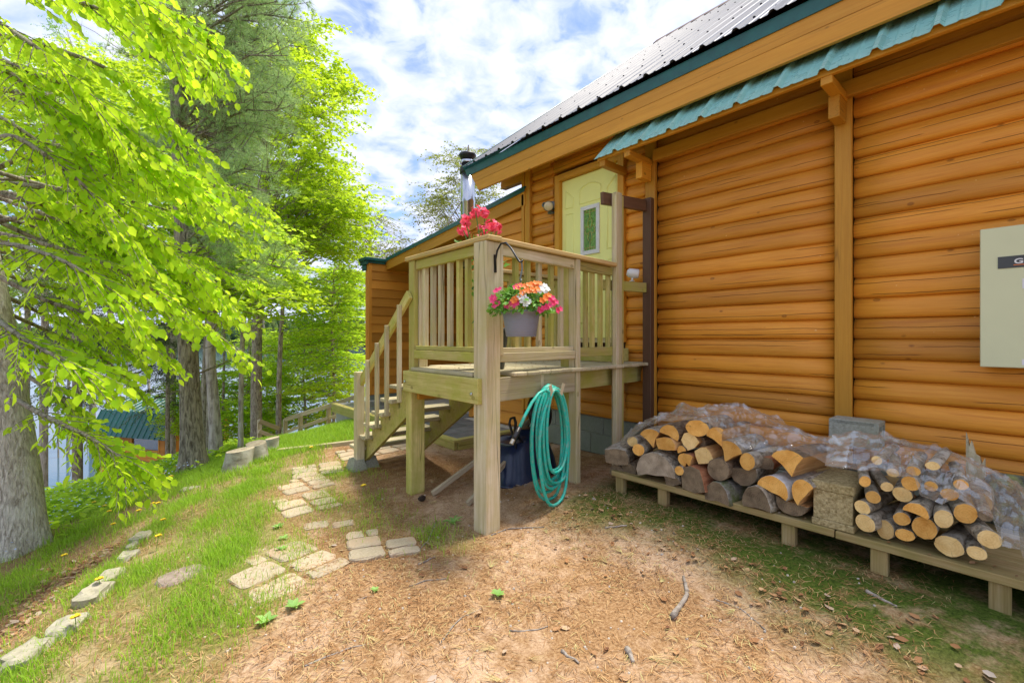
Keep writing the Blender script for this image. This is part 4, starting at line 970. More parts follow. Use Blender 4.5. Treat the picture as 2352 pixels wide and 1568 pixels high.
b_grey = bark('log_bark_grey', (.09, .07, .045), (.52, .45, .33), .6, 2.4, patch=(.58, .54, .44)); b_dark = bark('log_bark_dark', (.05, .035, .022), (.30, .22, .14), .5, 2.2); b_birch = bark('birch_bark', (.45, .42, .38), (.72, .69, .64), .4, 1, b=.3, patch=(.30, .25, .2))
b_moss = bark('log_bark_moss', (.10, .085, .065), (.36, .33, .27), .6, 1.2, patch=(.10, .13, .02)); b_split = bark('split_side', (.40, .20, .07), (.66, .40, .17), .12, 1.6, b=.4); b_red = bark('inner_bark', (.20, .07, .03), (.45, .20, .10), .2, 1.4, b=.5)
def c3(x, y): return ((2240 + .42517 * x) * .6125, (1400 + .42517 * y) * .6125)
def c4(x, y): return ((2940 + .5102 * x) * .6125, (1500 + .5102 * y) * .6125)
def prof(kind, rot, r_):
    pts = []
    if kind == 'r':
        for i in range(20): t = R(18 * i); q = 1 + r_.uniform(-.035, .035) + .04 * math.sin(2 * t + rot); pts.append((math.cos(t) * q, math.sin(t) * q, 1))
    elif kind == 'h':                                   # half round: flat split face, bark arc
        for i in range(13): t = R(15 * i) - .12 + i * .02; pts.append((math.cos(t) * (1 + r_.uniform(-.04, .04)), math.sin(t) * 1.15 - .5 + r_.uniform(-.03, .03), 1))
        for q in (-.5, 0, .5): pts.append((q, -.58 + r_.uniform(-.05, .06), 2))
    elif kind == 'w':                                   # pie wedge: two split faces and a bark arc
        pts.append((0, -1, 2)); pts.append((.45, -.15, 2))
        for i in range(8): t = R(28 + 124 * i / 7); pts.append((math.cos(t) * 1.1, math.sin(t) * 1.0, 1))
        pts.append((-.45, -.1, 2))
    elif kind == 's':                                   # squarish split billet
        for (a, b) in ((-1, -.8), (0, -.95), (.9, -.85), (1, 0), (.85, .8), (.1, 1), (-.85, .75), (-1.02, 0)): pts.append((a + r_.uniform(-.09, .09), b + r_.uniform(-.09, .09), 2))
    c_, s_ = math.cos(rot), math.sin(rot)
    return [(a * c_ - b * s_, a * s_ + b * c_, m) for a, b, m in pts]
def firewood(cxy, wpx, hpx, kind, rot, end, brk, split, label, group, X=3.12, L=.42, yaw=0.0, pitch=0.0, seed=0):
    r_ = random.Random(seed); x, y = cxy; a = onX(x - wpx / 2, y, X); b = onX(x + wpx / 2, y, X); c_ = onX(x, y, X); t_ = X / ray(x, y).x
    wy = abs(a.y - b.y) / 2; hz_ = hpx / FP * t_ / 2
    pr = prof(kind, rot, r_)
    mx_ = max(abs(p[0]) for p in pr); mz_ = max(abs(p[1]) for p in pr); n = len(pr); vs = []; fs = []; ms = []
    rings = (0.0, .006, L * .35, L * .7, L); 
    for i, d in enumerate(rings):
        sc_ = .975 if i == 0 else 1 - .05 * d / L
        ja, jb = (r_.uniform(-.004, .004), r_.uniform(-.004, .004)) if i > 1 else (0, 0)
        for (p, q, m) in pr: vs.append((d, -p / mx_ * wy * sc_ + ja, q / mz_ * hz_ * sc_ + jb))
    for i in range(len(rings) - 1):
        for j in range(n):
            k_ = (j + 1) % n; fs.append((i * n + j, (i + 1) * n + j, (i + 1) * n + k_, i * n + k_)); ms.append(1 if pr[j][2] == 1 and pr[k_][2] == 1 else 2)
    for f_ in (tuple(range(n)), tuple(reversed(range((len(rings) - 1) * n, len(rings) * n)))): fs.append(f_); ms.append(0)
    me = bpy.data.meshes.new('firewood_log'); me.from_pydata(vs, [], fs); me.polygons.foreach_set('material_index', ms)
    me.polygons.foreach_set('use_smooth', [m == 1 for m in ms]); me.update()
    M = Matrix.Translation(c_) @ Matrix.Rotation(yaw, 4, 'Z') @ Matrix.Rotation(-pitch, 4, 'Y')
    o = link('firewood_log', me, None, M, [end, brk, split]); tag(o, label, 'firewood', group); return o
A_ = 'in the woodpile next to the porch'
LO = ('orange faced split log ' + A_, 'orange split logs next to the porch'); LD = ('dark weathered split log low ' + A_, 'dark split logs next to the porch'); LR = ('small round log with orange sawn end ' + A_, 'small round logs next to the porch')
K = .2604; UNI = lambda t: (t, None)
FW = [ # cx, cy, w, h, kind, rot, end, bark, split, (label, group), X, yaw
 (165, 735, 190, 150, 's', .1, s_dark, b_dark, b_grey, UNI('grey weathered split block lying on the end of the pile by the porch post'), 3.10, .5),
 (165, 845, 130, 110, 'h', .2, s_dark, b_dark, b_dark, LD, 3.14, .1), (270, 850, 150, 130, 'h', .0, s_dark, b_dark, b_dark, LD, 3.15, 0),
 (500, 805, 360, 265, 'h', .15, s_grey, b_grey, b_red, UNI('large cracked grey rotten log half, biggest of the pile by the porch'), 3.09, .05),
 (362, 672, 100, 108, 'r', 0, s_orange, b_grey, b_split, LR, 3.10, .25), (308, 600, 88, 90, 'r', 0, s_pale, b_grey, b_split, UNI('small round log seen through the edge of the plastic sheet'), 3.16, .2),
 (470, 570, 185, 165, 'w', .25, s_orange, b_grey, b_split, LO, 3.12, .15), (645, 508, 195, 160, 'h', -.35, s_orange, b_dark, b_split, LO, 3.12, .1), (600, 622, 190, 120, 's', .3, s_orange, b_dark, b_split, LO, 3.11, -.2),
 (880, 482, 220, 150, 'r', .4, s_orange, b_grey, b_split, UNI('broad oval log with orange sawn face on top of the split wood'), 3.13, 0),
 (810, 595, 175, 180, 's', .7, s_pale, b_dark, b_split, LO, 3.14, .1), (1055, 560, 200, 180, 'w', .5, s_orange, b_dark, b_split, LO, 3.11, -.1), (905, 610, 110, 110, 's', .2, s_dark, b_dark, b_dark, LD, 3.2, 0),
 (738, 665, 90, 90, 'h', .4, s_orange, b_dark, b_split, LR, 3.12, 0), (755, 750, 130, 140, 'h', 1.2, s_orange, b_dark, b_split, LO, 3.13, 0), (800, 770, 110, 120, 'w', .3, s_orange, b_red, b_split, LO, 3.11, 0),
 (935, 722, 190, 175, 's', .45, s_pale, b_dark, b_split, LO, 3.12, -.15), (1160, 695, 240, 205, 'w', -.35, s_orange, b_grey, b_split, UNI('big quartered log with ringed orange face just below the plastic edge'), 3.11, -.1),
 (1322, 775, 150, 160, 'r', .2, s_orange, b_grey, b_split, UNI('round grey barked log with plain orange end between two wedges'), 3.11, -.25),
 (1065, 848, 195, 200, 'r', .9, s_dark, b_dark, b_dark, UNI('round log with nearly black cracked end in the split woodpile'), 3.10, 0),
 (1290, 912, 280, 190, 'h', 3.3, s_dark, b_grey, b_dark, LD, 3.15, 0), (1480, 790, 160, 110, 's', .1, s_dark, b_dark, b_red, LD, 3.2, .1),
 (1685, 790, 345, 235, 'w', .2, s_orange, b_dark, b_split, UNI('wide orange split wedge next to the rough concrete block'), 3.10, -.3),
 (640, 958, 185, 165, 'w', -.4, s_dark, b_grey, b_grey, LD, 3.11, .1), (722, 856, 82, 84, 'r', 0, s_orange, b_grey, b_split, LR, 3.10, 0),
 (835, 935, 265, 240, 's', .2, s_dark, b_dark, b_red, UNI('dark split log with reddish inner bark side resting on the bench'), 3.09, -.35),
 (1050, 1048, 255, 190, 'h', .05, s_dark, b_moss, b_dark, UNI('half log with moss on grey bark and black end on the bench'), 3.08, -.3),
 (1395, 1095, 280, 220, 'h', .05, s_dark, b_grey, b_split, LD, 3.08, -.25), (1560, 985, 350, 215, 'h', -.3, s_orange, b_birch, b_split, UNI('birch log half with peeling white bark in the pile beside the concrete block'), 3.09, -.35),
 (1785, 1020, 250, 300, 'h', .85, s_orange, b_grey, b_split, UNI('leaning half round log with golden face touching the rough concrete block'), 3.08, -.2), (1700, 1185, 320, 150, 'h', 3.0, s_dark, b_dark, b_split, LD, 3.12, -.1)]
for i, (cx_, cy_, w_, h_, kd, rt, en_, bk, spl, lb, X_, yw) in enumerate(FW):
    firewood(c3(cx_, cy_), w_ * K, h_ * K, kd, rt, en_, bk, spl, lb[0], lb[1], X_, .40, yw * .6, 0, i)
RG = ('round log with pale sawn end and grey bark stacked beyond the concrete block', 'round logs beyond the concrete block')
RP = ('round log beneath the clear plastic beyond the concrete block', 'round logs under the plastic beyond the block')
K4 = .3125
FW2 = [(595, 597, 88, 84, 'r', s_orange, RG, .35), (757, 637, 100, 72, 'r', s_pale, RG, .5), (655, 712, 114, 92, 'r', s_orange, RG, .35), (575, 787, 128, 104, 'r', s_pale, RG, -.2), (597, 903, 160, 125, 'r', s_pale, RG, -.3),
 (742, 950, 142, 144, 'r', s_pale, RG, -.35), (888, 990, 155, 90, 'r', s_orange, RG, 0), (865, 872, 132, 98, 'r', s_orange, RG, .1), (978, 803, 225, 116, 'h', s_orange, UNI('log with a slanting pointed cut face among the round logs'), -.1), (870, 692, 154, 108, 'r', s_pale, RG, .1),
 (930, 612, 144, 104, 'r', s_orange, RG, .1), (1032, 938, 196, 168, 'r', s_orange, UNI('round log with dark orange ringed heart among the paler round logs'), 0), (1172, 872, 148, 138, 'r', s_pale, RG, .2), (1335, 832, 192, 146, 'r', s_orange, RG, .35),
 (1212, 1072, 235, 152, 'r', s_pale, UNI('thickest round log lying on the bench front beyond the concrete block'), -.2), (1417, 1122, 158, 98, 'r', s_pale, RG, .2), (1512, 1022, 196, 134, 'r', s_pale, RG, .45), (1080, 632, 105, 76, 'r', s_orange, RP, .1), (1217, 692, 145, 88, 'r', s_orange, RP, .1), (1092, 482, 115, 66, 'r', s_pale, RP, 0), (682, 442, 84, 66, 'r', s_pale, RP, 0), (800, 532, 98, 64, 'r', s_pale, RP, .2), (1480, 850, 120, 80, 'r', s_dark, RP, .2), (950, 520, 110, 70, 'r', s_orange, RP, .1), (1300, 620, 120, 80, 'r', s_orange, RP, .2)]
def rgl(en_, low): 
    e = 'orange' if en_ is s_orange else 'pale'
    return ('round log with %s sawn end resting on the bench beyond the concrete block' % e, '%s round logs resting on the bench' % e) if low else ('round log with %s sawn end stacked upon others beyond the concrete block' % e, '%s round logs stacked beyond the block' % e)
for i, (cx_, cy_, w_, h_, kd, en_, lb, yw) in enumerate(FW2):
    if lb is RG: lb = rgl(en_, cy_ > 885)
    x_, y_ = c4(cx_, cy_); firewood((x_, y_), w_ * K4, h_ * K4, kd, -.25 if kd == 'h' else i, en_, b_grey, b_split, lb[0], lb[1], 3.16 if lb is RP else 3.09 + .02 * ((i * 7) % 4), .45, yw * .7, 0, 100 + i)
# rough block on the bench and hollow block behind the sheet
P_ = onX(1869, 1140, 3.13); Q_ = onX(1960, 1140, 3.13)
mb = MB(); hb_ = .262
y0_, y1_ = Q_.y, P_.y
pr = [(0, 0), (-.006, .0), (-.006, .035), (0, .045), (0, .205), (-.007, .218), (-.007, .262)]
for (z0_, z1_, e_) in ((0, .04, .007), (.04, .21, 0), (.21, hb_, .007)): mb.box((3.12 - e_, y0_ - e_, BZ + .001 + z0_), (3.50 + e_, y1_ + e_, BZ + .001 + z1_ - .0), .004)
tag(mb.build('concrete_block', m_cmu2), 'rough mossy concrete block standing on the bench between the two log stacks', 'concrete block')
hbq = onX(1912, 985, 4.02); zt3 = onX(1975, 962, 4.1).z
mb = MB(); ya, yb_ = onX(2024, 980, 4.05).y, onX(1910, 985, 4.05).y; zl = zt3 - .19
mb.box((3.98, ya + .02, zl), (4.0, yb_, zt3 - .002), .003); mb.box((4.155, ya + .02, zl), (4.175, yb_, zt3 - .002), .003); mb.box((3.98, ya + .021, zt3 - .03), (4.174, yb_ - .001, zt3), .004); mb.box((4.0, ya + .025, zl), (4.155, yb_ - .03, zl + .03)); mb.box((4.0, yb_ - .03, zl + .03), (4.155, yb_ - .002, zt3 - .03)); mb.box((4.068, ya + .022, zl + .03), (4.09, yb_ - .03, zt3 - .03)); mb.box((3.982, ya - .0, zt3 - .028), (4.172, ya + .021, zt3 - .002)); mb.box((3.982, ya, zl), (4.0, ya + .02, zt3 - .028)); mb.box((4.155, ya, zl), (4.172, ya + .02, zt3 - .028)); mb.box((4.068, ya, zl), (4.09, ya + .022, zt3 - .028))
tag(mb.build('concrete_block', m_cmu), 'hollow grey concrete block holding the plastic sheet against the log wall', 'concrete block')
# wood the block rests on (second row of logs behind)
for i in range(12):
    y = bl.y - .12 - i * .18; zq = BZ + .065 + (.12 if i % 2 else 0)
    pxl = None
    me_o = firewood((1700, 1000), 40, 40, 'r', i, s_pale, b_grey, b_split, 'log of the rear row against the wall under the plastic sheet', 'rear row of logs', 3.62, .36, 0, 0, 300 + i)
    me_o.matrix_basis = Matrix.Translation((3.62, y, zq))
# clear plastic sheet draped over the pile
fr = [c3(*p) for p in ((205, 650), (300, 570), (420, 485), (560, 420), (700, 425), (800, 415), (900, 395), (960, 425), (1050, 500), (1160, 592), (1300, 662), (1450, 692), (1650, 690), (1780, 672), (1900, 742), (2000, 792), (2200, 830))] + [c4(*p) for p in ((300, 485), (540, 512), (720, 522), (850, 572), (950, 570), (1000, 700), (1160, 772), (1280, 725), (1400, 800), (1540, 885), (1600, 1075), (1740, 1105), (1780, 1230), (1900, 1300))]
tp = [c3(*p) for p in ((215, 628), (310, 545), (440, 462), (600, 392), (690, 360), (765, 285), (870, 342), (980, 300), (1120, 290), (1250, 285), (1350, 320), (1450, 350), (1560, 440), (1800, 530), (1900, 560), (2060, 590), (2250, 585))] + [c4(*p) for p in ((360, 272), (560, 262), (730, 262), (850, 300), (950, 330), (1050, 345), (1180, 362), (1330, 432), (1400, 470), (1500, 505), (1600, 570), (1700, 622), (1800, 700), (1900, 780))]
def dens(pts, n):
    out = []
    for i in range(len(pts) - 1):
        for q in range(n): f = q / n; out.append((pts[i][0] + (pts[i + 1][0] - pts[i][0]) * f, pts[i][1] + (pts[i + 1][1] - pts[i][1]) * f))
    return out + [pts[-1]]
fr = dens(fr, 6); tp = dens(tp, 6); NC = len(fr); NR = 30; vs = []; r = random.Random(2)
for i in range(NC):
    a = onX(fr[i][0], fr[i][1], 3.07); b = onX(tp[i][0], tp[i][1], 3.62)
    for j in range(NR):
        f = j / (NR - 1)
        if f < .7:
            g_ = f / .7; p = a.lerp(b, g_); p.z += .035 * math.sin(g_ * math.pi)
        else:
            g_ = (f - .7) / .3; p = b + V3((.36 * g_, 0, -.10 * g_))
        q = V3((p.x * 9, p.y * 7, p.z * 9)); am = .35 + .65 * min(1, f * 6)
        d1 = abs(mnoise.noise(q)) * .9; d2 = abs(mnoise.noise(q * 2.6 + V3((7, 3, 1)))) * .42; d3 = abs(mnoise.noise(q * 5 + V3((1, 9, 4)))) * .26
        p = p + V3((-.5, mnoise.noise(q + V3((3, 3, 3))) * .5, .8)).normalized() * ((d1 + d2 + d3) * .075 - .012) * am
        vs.append(p)
fs = [(i * NR + j, i * NR + j + 1, (i + 1) * NR + j + 1, (i + 1) * NR + j) for i in range(NC - 1) for j in range(NR - 1)]
mb = MB(); mb.add(vs, fs); k = NT('clear_plastic')
tr = k.n('ShaderNodeBsdfTransparent'); tr.inputs[0].default_value = (.97, .97, .95, 1); gl = k.n('ShaderNodeBsdfGlossy'); gl.inputs['Roughness'].default_value = .09; gl.inputs[0].default_value = (.95, .95, .92, 1)
df = k.n('ShaderNodeBsdfDiffuse'); df.inputs[0].default_value = (.9, .89, .8, 1); tl_ = k.n('ShaderNodeBsdfTranslucent'); tl_.inputs[0].default_value = (.9, .89, .8, 1)
bp = k.n('ShaderNodeBump'); bp.inputs['Strength'].default_value = .35; bp.inputs['Distance'].default_value = .01; k.l(k.noise(k.obj((1, 1, 1), False), 24, 5, .6, 1.4), bp.inputs['Height'])
for q in (gl, df): k.l(bp.outputs[0], q.inputs['Normal'])
m1 = k.n('ShaderNodeMixShader'); m1.inputs[0].default_value = .4; k.l(df.outputs[0], m1.inputs[1]); k.l(tl_.outputs[0], m1.inputs[2])
m2 = k.n('ShaderNodeMixShader'); m2.inputs[0].default_value = .62; k.l(m1.outputs[0], m2.inputs[1]); k.l(gl.outputs[0], m2.inputs[2])
cl = k.noise(k.obj((1, 1, 1), False), 3.5, 5, .6); fz = k.n('ShaderNodeLayerWeight'); fz.inputs[0].default_value = .3
fac = k.math('ADD', k.math('ADD', k.math('MULTIPLY', fz.outputs['Facing'], .30), k.math('MULTIPLY', k.ramp(cl, [(.4, 0.0), (.7, 1.0)]), .22)), .12)
ms = k.n('ShaderNodeMixShader'); k.l(fac, ms.inputs[0]); k.l(tr.outputs[0], ms.inputs[1]); k.l(m2.outputs[0], ms.inputs[2]); k.l(ms.outputs[0], k.o.inputs[0])
ps = mb.build('plastic_sheet', k.mat, smooth=False); tag(ps, 'crumpled clear plastic sheet draped over both stacks of firewood', 'plastic sheet')
# broken stump of wood and lichen rock behind the sheet
p0 = onX(2240, 1070, 4.12); mb = MB(); r = random.Random(8); n = 10; vs = []
yl_, yr_ = onX(2220, 1030, 4.12).y, onX(2263, 1030, 4.12).y; zb_, zt2 = BZ + .0, onX(2225, 990, 4.12).z
tops = [(0, 1.0), (.18, .82), (.3, .9), (.5, .74), (.7, .72), (.85, .62), (1, .70)]
for (f, h) in tops:
    y = yl_ + (yr_ - yl_) * f
    for x_, zz in ((4.08, zb_), (4.08, zb_ + (zt2 - zb_) * h), (4.16, zb_ + (zt2 - zb_) * h * .96), (4.16, zb_)): vs.append((x_ + r.uniform(-.006, .006), y, zz))
fs = [(i * 4 + j, i * 4 + (j + 1) % 4, (i + 1) * 4 + (j + 1) % 4, (i + 1) * 4 + j) for i in range(len(tops) - 1) for j in range(4)] + [(3, 2, 1, 0), tuple(len(tops) * 4 - 4 + j for j in range(4))]
mb.add(vs, fs); tag(mb.build('splintered_board', m_board), 'pale splintered wood piece standing behind the plastic against the wall', 'wood')
m_lich = bark('lichen_rock', (.05, .05, .04), (.20, .20, .15), 1, 1.5, patch=(.30, .33, .10))
def rock(name, c_, rx, ry, rz_, mat, label, cat, seed, group=None, flat=.0, rot=0.0, rough_=.25):
    r_ = random.Random(seed); vs = []; fs = []; n = 14; m = 8; sd_ = V3((seed * 3.1, seed * 1.7, 0))
    for i in range(m + 1):
        e = -math.pi / 2 + math.pi * i / m
        for j in range(n):
            t = 2 * math.pi * j / n; d = V3((math.cos(t) * math.cos(e), math.sin(t) * math.cos(e), math.sin(e)))
            q = 1 + rough_ * mnoise.noise(d * 1.7 + sd_) + rough_ * .4 * mnoise.noise(d * 4 + sd_)
            b = V3((math.copysign(abs(d.x) ** .7, d.x) * rx, math.copysign(abs(d.y) ** .7, d.y) * ry, math.copysign(abs(d.z) ** (.7 - flat), d.z) * rz_)) * q
            vs.append(b)
    fs = [(i * n + j, i * n + (j + 1) % n, (i + 1) * n + (j + 1) % n, (i + 1) * n + j) for i in range(m) for j in range(n)]
    mb = MB(); mb.add(vs, fs); return tag(mb.build(name, mat, None, False, Matrix.Translation(V3(c_)) @ Matrix.Rotation(rot, 4, 'Z')), label, cat, group)
rp_ = onX(2330, 1090, 3.95); rock('boulder', (3.98, rp_.y - .06, BZ + .12), .12, .24, .16, m_lich, 'dark lichen covered lump behind the plastic at the wall', 'rock', 5)

# ================================================================== paving pads, stones, stumps
k = NT('paver_concrete'); n = k.noise(k.obj(), 90, 5, .7); c = k.ramp(n, [(.3, (.38, .31, .20)), (.6, (.51, .43, .30)), (.80, (.68, .60, .46))]); c = k.mix(k.ramp(k.noise(k.obj(rnd=True), 4, 4), [(.45, 0.0), (.66, .75)]), c, (.54, .38, .24)); c = k.mix(1.0, c, k.math('ADD', k.math('MULTIPLY', k.rand(), .25), .85), 'MULTIPLY'); k.col(c); k.bump(n, .6, .004); k.set(.95, 0, .1); m_pav = k.mat
LAY = [(0, 0, .30, .26), (.31, 0, .28, .15), (.31, .16, .28, .23), (0, .27, .30, .27), (0, .55, .17, .18), (.18, .55, .12, .18), (.31, .40, .28, .33)]
def pad(corner, dirv, sx, sy, label, seed, skip=(), lift=.014):
    r_ = random.Random(seed); t = thing('paver_pad', (corner[0], corner[1], gzf(corner[0], corner[1])), label, 'paving', 'cast paver pads of the path'); t.pop('group') if 'group' in t else None
    d = V3((math.cos(dirv), math.sin(dirv), 0)); e = V3((-d.y, d.x, 0))
    for i, (a, b, w_, h_) in enumerate(LAY):
        if i in skip: continue
        c_ = V3((corner[0], corner[1], 0)) + d * ((a + w_ / 2) * sx) + e * ((b + h_ / 2) * sy)
        zz = [gzf(c_.x + u_, c_.y + v_) for u_, v_ in ((0, 0), (.08, 0), (-.08, 0), (0, .08), (0, -.08))]
        nrm_ = V3((-(zz[1] - zz[2]) / .16, -(zz[3] - zz[4]) / .16, 1)).normalized(); hw, hh2 = w_ * sx / 2 - .008, h_ * sy / 2 - .008; vs = []
        ang = 14
        for zc2, ins in ((-.05, 0), (lift - .007, 0), (lift, .009)):
            for q in range(ang):
                tt = 2 * math.pi * q / ang + math.pi / ang; cu_, su_ = math.cos(tt), math.sin(tt); pw_ = .35
                vs.append((math.copysign(abs(cu_) ** pw_, cu_) * (hw - ins) + r_.uniform(-.005, .005), math.copysign(abs(su_) ** pw_, su_) * (hh2 - ins) + r_.uniform(-.005, .005), zc2 + (r_.uniform(-.003, .003) if zc2 > 0 else 0)))
        fs = [(s * ang + q, s * ang + (q + 1) % ang, (s + 1) * ang + (q + 1) % ang, (s + 1) * ang + q) for s in range(2) for q in range(ang)] + [tuple(range(2 * ang, 3 * ang))]
        me = bpy.data.meshes.new('paver'); me.from_pydata(vs, [], fs); me.update()
        z_ = nrm_; x_ = (d - z_ * d.dot(z_)).normalized(); y_ = z_.cross(x_); M = Matrix((x_, y_, z_)).transposed().to_4x4(); M.translation = V3((c_.x, c_.y, zz[0] + r_.uniform(-.003, .003)))
        link('paver', me, t, M, m_pav)
PADS = [((600, 1395), (880, 1265), 1.0, 'broad cast paver pad half buried in sand, corner to the next pad', (4,), .009), ((800, 1300), (955, 1275), .9, 'cast paver pad with mossy raised edge touching the half buried pad', (6,), .022), ((700, 1237), (790, 1222), .7, 'single showing corner of a paver pad mostly under pine needles', (0, 1, 4, 5, 6), .01),
        ((655, 1195), (775, 1165), .9, 'paver pad between the needle covered corner and two farther pads', (5,), .014), ((655, 1140), (755, 1118), .9, 'flat paver pad third along the path from the stump', (4,), .012), ((668, 1105), (760, 1090), 1.0, 'paver pad with a raised dark edge opposite the birch stumps', (), .022), ((785, 1062), (840, 1052), .9, 'paver pad at the foot of the porch stair post', (2,), .02), ((880, 1045), (990, 1020), 1.0, 'paver pad seen beneath the stair treads', (), .014)]
for i, (a, b, s_, lb, sk, lf2) in enumerate(PADS):
    p, q = onG(*a), onG(*b); d = q - p; an = math.atan2(d.y, d.x); W_ = .52 * (1.1 if i == 0 else 1) * s_
    pad((p.x, p.y), an, W_ / .6, W_ / .6 * .9, lb, 40 + i, sk, lf2)
k = NT('limestone'); n = k.noise(k.obj(), 20, 6, .7); k.col(k.ramp(n, [(.3, (.28, .26, .17)), (.7, (.48, .44, .33))])); k.bump(n, .6, .01); k.set(.95, 0, .1); m_lime = k.mat
STONES = [(60, 1500, 130, 50, 'long low edging stone sunk in grass at the end of the stone row'), (155, 1435, 110, 40, 'flat pale edging stone beside a dandelion'), (215, 1360, 100, 50, 'largest blocky edging stone with pale top in leaf litter'), (255, 1320, 80, 30, 'thin slanting edging stone behind the largest one'), (295, 1275, 60, 30, 'small grey edging stone in a grass tuft'), (325, 1232, 60, 32, 'angular cream edging stone heading the row of stones'), (305, 1252, 40, 20, 'small wedge stone tucked below the cream edging stone')]
for i, (x, y, w_, h_, lb) in enumerate(STONES):
    p = onG(x, y + h_ * .3); t_ = (p - CAM).dot(V3((ST, CT, 0))); rock('edging_stone', p + V3((0, 0, .0)), w_ / FP * t_ * .42, w_ / FP * t_ * .27, h_ / FP * t_ * .5, m_lime, lb, 'stone', 20 + i, None, .3, R(62), .3)
p = onG(712, 975 + 30); p = onG(420, 1322); rock('flat_stone', p + V3((0, 0, -.008)), .13, .10, .022, m_lich if False else bark('slate_stone', (.20, .15, .12), (.34, .27, .22), 1, 1, b=.4), 'flat round brown stone lying alone in the grass', 'stone', 31, None, .4, .3, .1)
p = onG(745, 1075); p = onG(715, 1127 - 7); p = onG(715, 1125)
p2 = onG(712, 1124); p3 = onG(437, 1125); rock('flat_stone', p3, .09, .06, .03, m_lime, 'pale flat stone in the grass below the large pine trunk', 'stone', 33, None, .3)
# birch stumps, and the stones on the bank behind
b_stump = bark('stump_bark', (.22, .19, .14), (.50, .46, .37), .3, .7, b=.5, patch=(.62, .60, .52)); s_stump = sawn('stump_top', (.30, .24, .15), (.55, .48, .34))
def stump(bx, by, topy, wpx, label, lean, seed):
    p = onG(bx, by); t_ = (p - CAM).dot(V3((ST, CT, 0))) if False else (p - CAM).dot(V3((math.sin(TH), CT, 0))); rad = wpx / FP * t_ / 2; h = (by - topy) / FP * t_; r_ = random.Random(seed)
    t = thing('tree_stump', p, label, 'stump'); mb = MB(); n = 20; vs = []
    for i, (f, q) in enumerate(((-.15, 1.2), (0, 1.12), (.15, 1.02), (.6, 1.0), (1, .98))):
        for j in range(n):
            a = 2 * math.pi * j / n; q2 = q * (1 + .07 * mnoise.noise(V3((math.cos(a) * 1.5, math.sin(a) * 1.5, f * 2 + seed))))
            vs.append(p + V3((math.cos(a) * rad * q2, math.sin(a) * rad * q2, f * h * (1 + (.08 * math.cos(a + lean) if f == 1 else 0)))) + V3((lean * .05 * f, 0, 0)))
    mb.add(vs, [(i * n + j, i * n + (j + 1) % n, (i + 1) * n + (j + 1) % n, (i + 1) * n + j) for i in range(4) for j in range(n)]); mb.build('bark', b_stump, t, smooth=True)
    mb = MB(); mb.add([v + V3((0, 0, -.001)) for v in vs[-n:]], [tuple(range(n))]); mb.build('cut_top', s_stump, t)
stump(545, 1076, 1034, 58, 'broad pale birch stump with flat cut top at the bank edge', .6, 2); stump(596, 1056, 1016, 42, 'knotty birch stump standing against the broader stump', -.8, 5); stump(622, 1036, 1006, 30, 'small birch stump closest to the lawn edging', .4, 9)
for i, (x, y, w_, lb) in enumerate(((615, 1005, 60, 'flat ledge stone on the bank behind the stumps'), (650, 990, 55, 'thin pale slab stone below the rail fence post'), (690, 985, 45, 'small slab stone at the rail fence foot'), (735, 968, 50, 'slab stone along the sloping rail'))):
    p = onG(x, y + 6); t_ = (p - CAM).dot(V3((math.sin(TH), CT, 0))); rock('ledge_stone', p, w_ / FP * t_ * .5, .2, .05, m_lime, lb, 'stone', 60 + i, None, .3, .4, .2)
tb0 = onG(640, 1042); tb1 = onG(824, 1020); dd = (tb1 - tb0); tm0 = tb0; tm1 = tb1 + dd * .15
tg = timber('edging_timber', V3((tm0.x, tm0.y, gzf(tm0.x, tm0.y) + .02)), V3((tm1.x, tm1.y, gzf(tm1.x, tm1.y) + .02)), .09, .09, m_deckgrey, None); tag(tg, 'grey timber edging along the near side of the lawn patch', 'timber')
# rail fence behind the lawn
fn = thing('rail_fence', onG(700, 985), 'low wooden rail fence sloping along the lawn above the lake', 'fence')
fa = atT(600, 1003, 10.3); fb_ = [(655, 962, 1002, 9.9), (690, 950, 990, 9.9), (755, 930, 968, 9.9), (830, 905, 945, 9.9)]
for (x, y, y2, t_) in fb_:
    a = atT(x, y, t_); b = atT(x, y2, t_); b.z = min(b.z, gzf(a.x, a.y) - .02) if a.z - gzf(a.x, a.y) < 1.4 else b.z - .3; timber('post', b, a, .08, .08, m_deckgrey, fn, up=(1, 0, 0))
for q in range(3):
    a0_, a1_ = fb_[q], fb_[q + 1]; timber('rail', atT(a0_[0], a0_[1] + 2, 9.86), atT(a1_[0], a1_[1] + 2, 9.86), .035, .09, m_deckgrey, fn); timber('lower_rail', atT(a0_[0], a0_[1] + 31, 9.88), atT(a1_[0], a1_[1] + 29, 9.88), .035, .07, m_deckgrey, fn)
f2 = thing('stair_rail', atT(600, 1010, 10.6), 'short wooden handrail of the steps down to the lake', 'railing')
timber('post', atT(596, 1040, 10.6), atT(596, 964, 10.6), .09, .09, m_deckgrey, f2, up=(1, 0, 0)); timber('rail', atT(594, 966, 10.5), atT(640, 984, 10.9), .05, .1, m_deckgrey, f2); timber('rail', atT(594, 990, 10.5), atT(640, 1006, 10.9), .05, .09, m_deckgrey, f2)
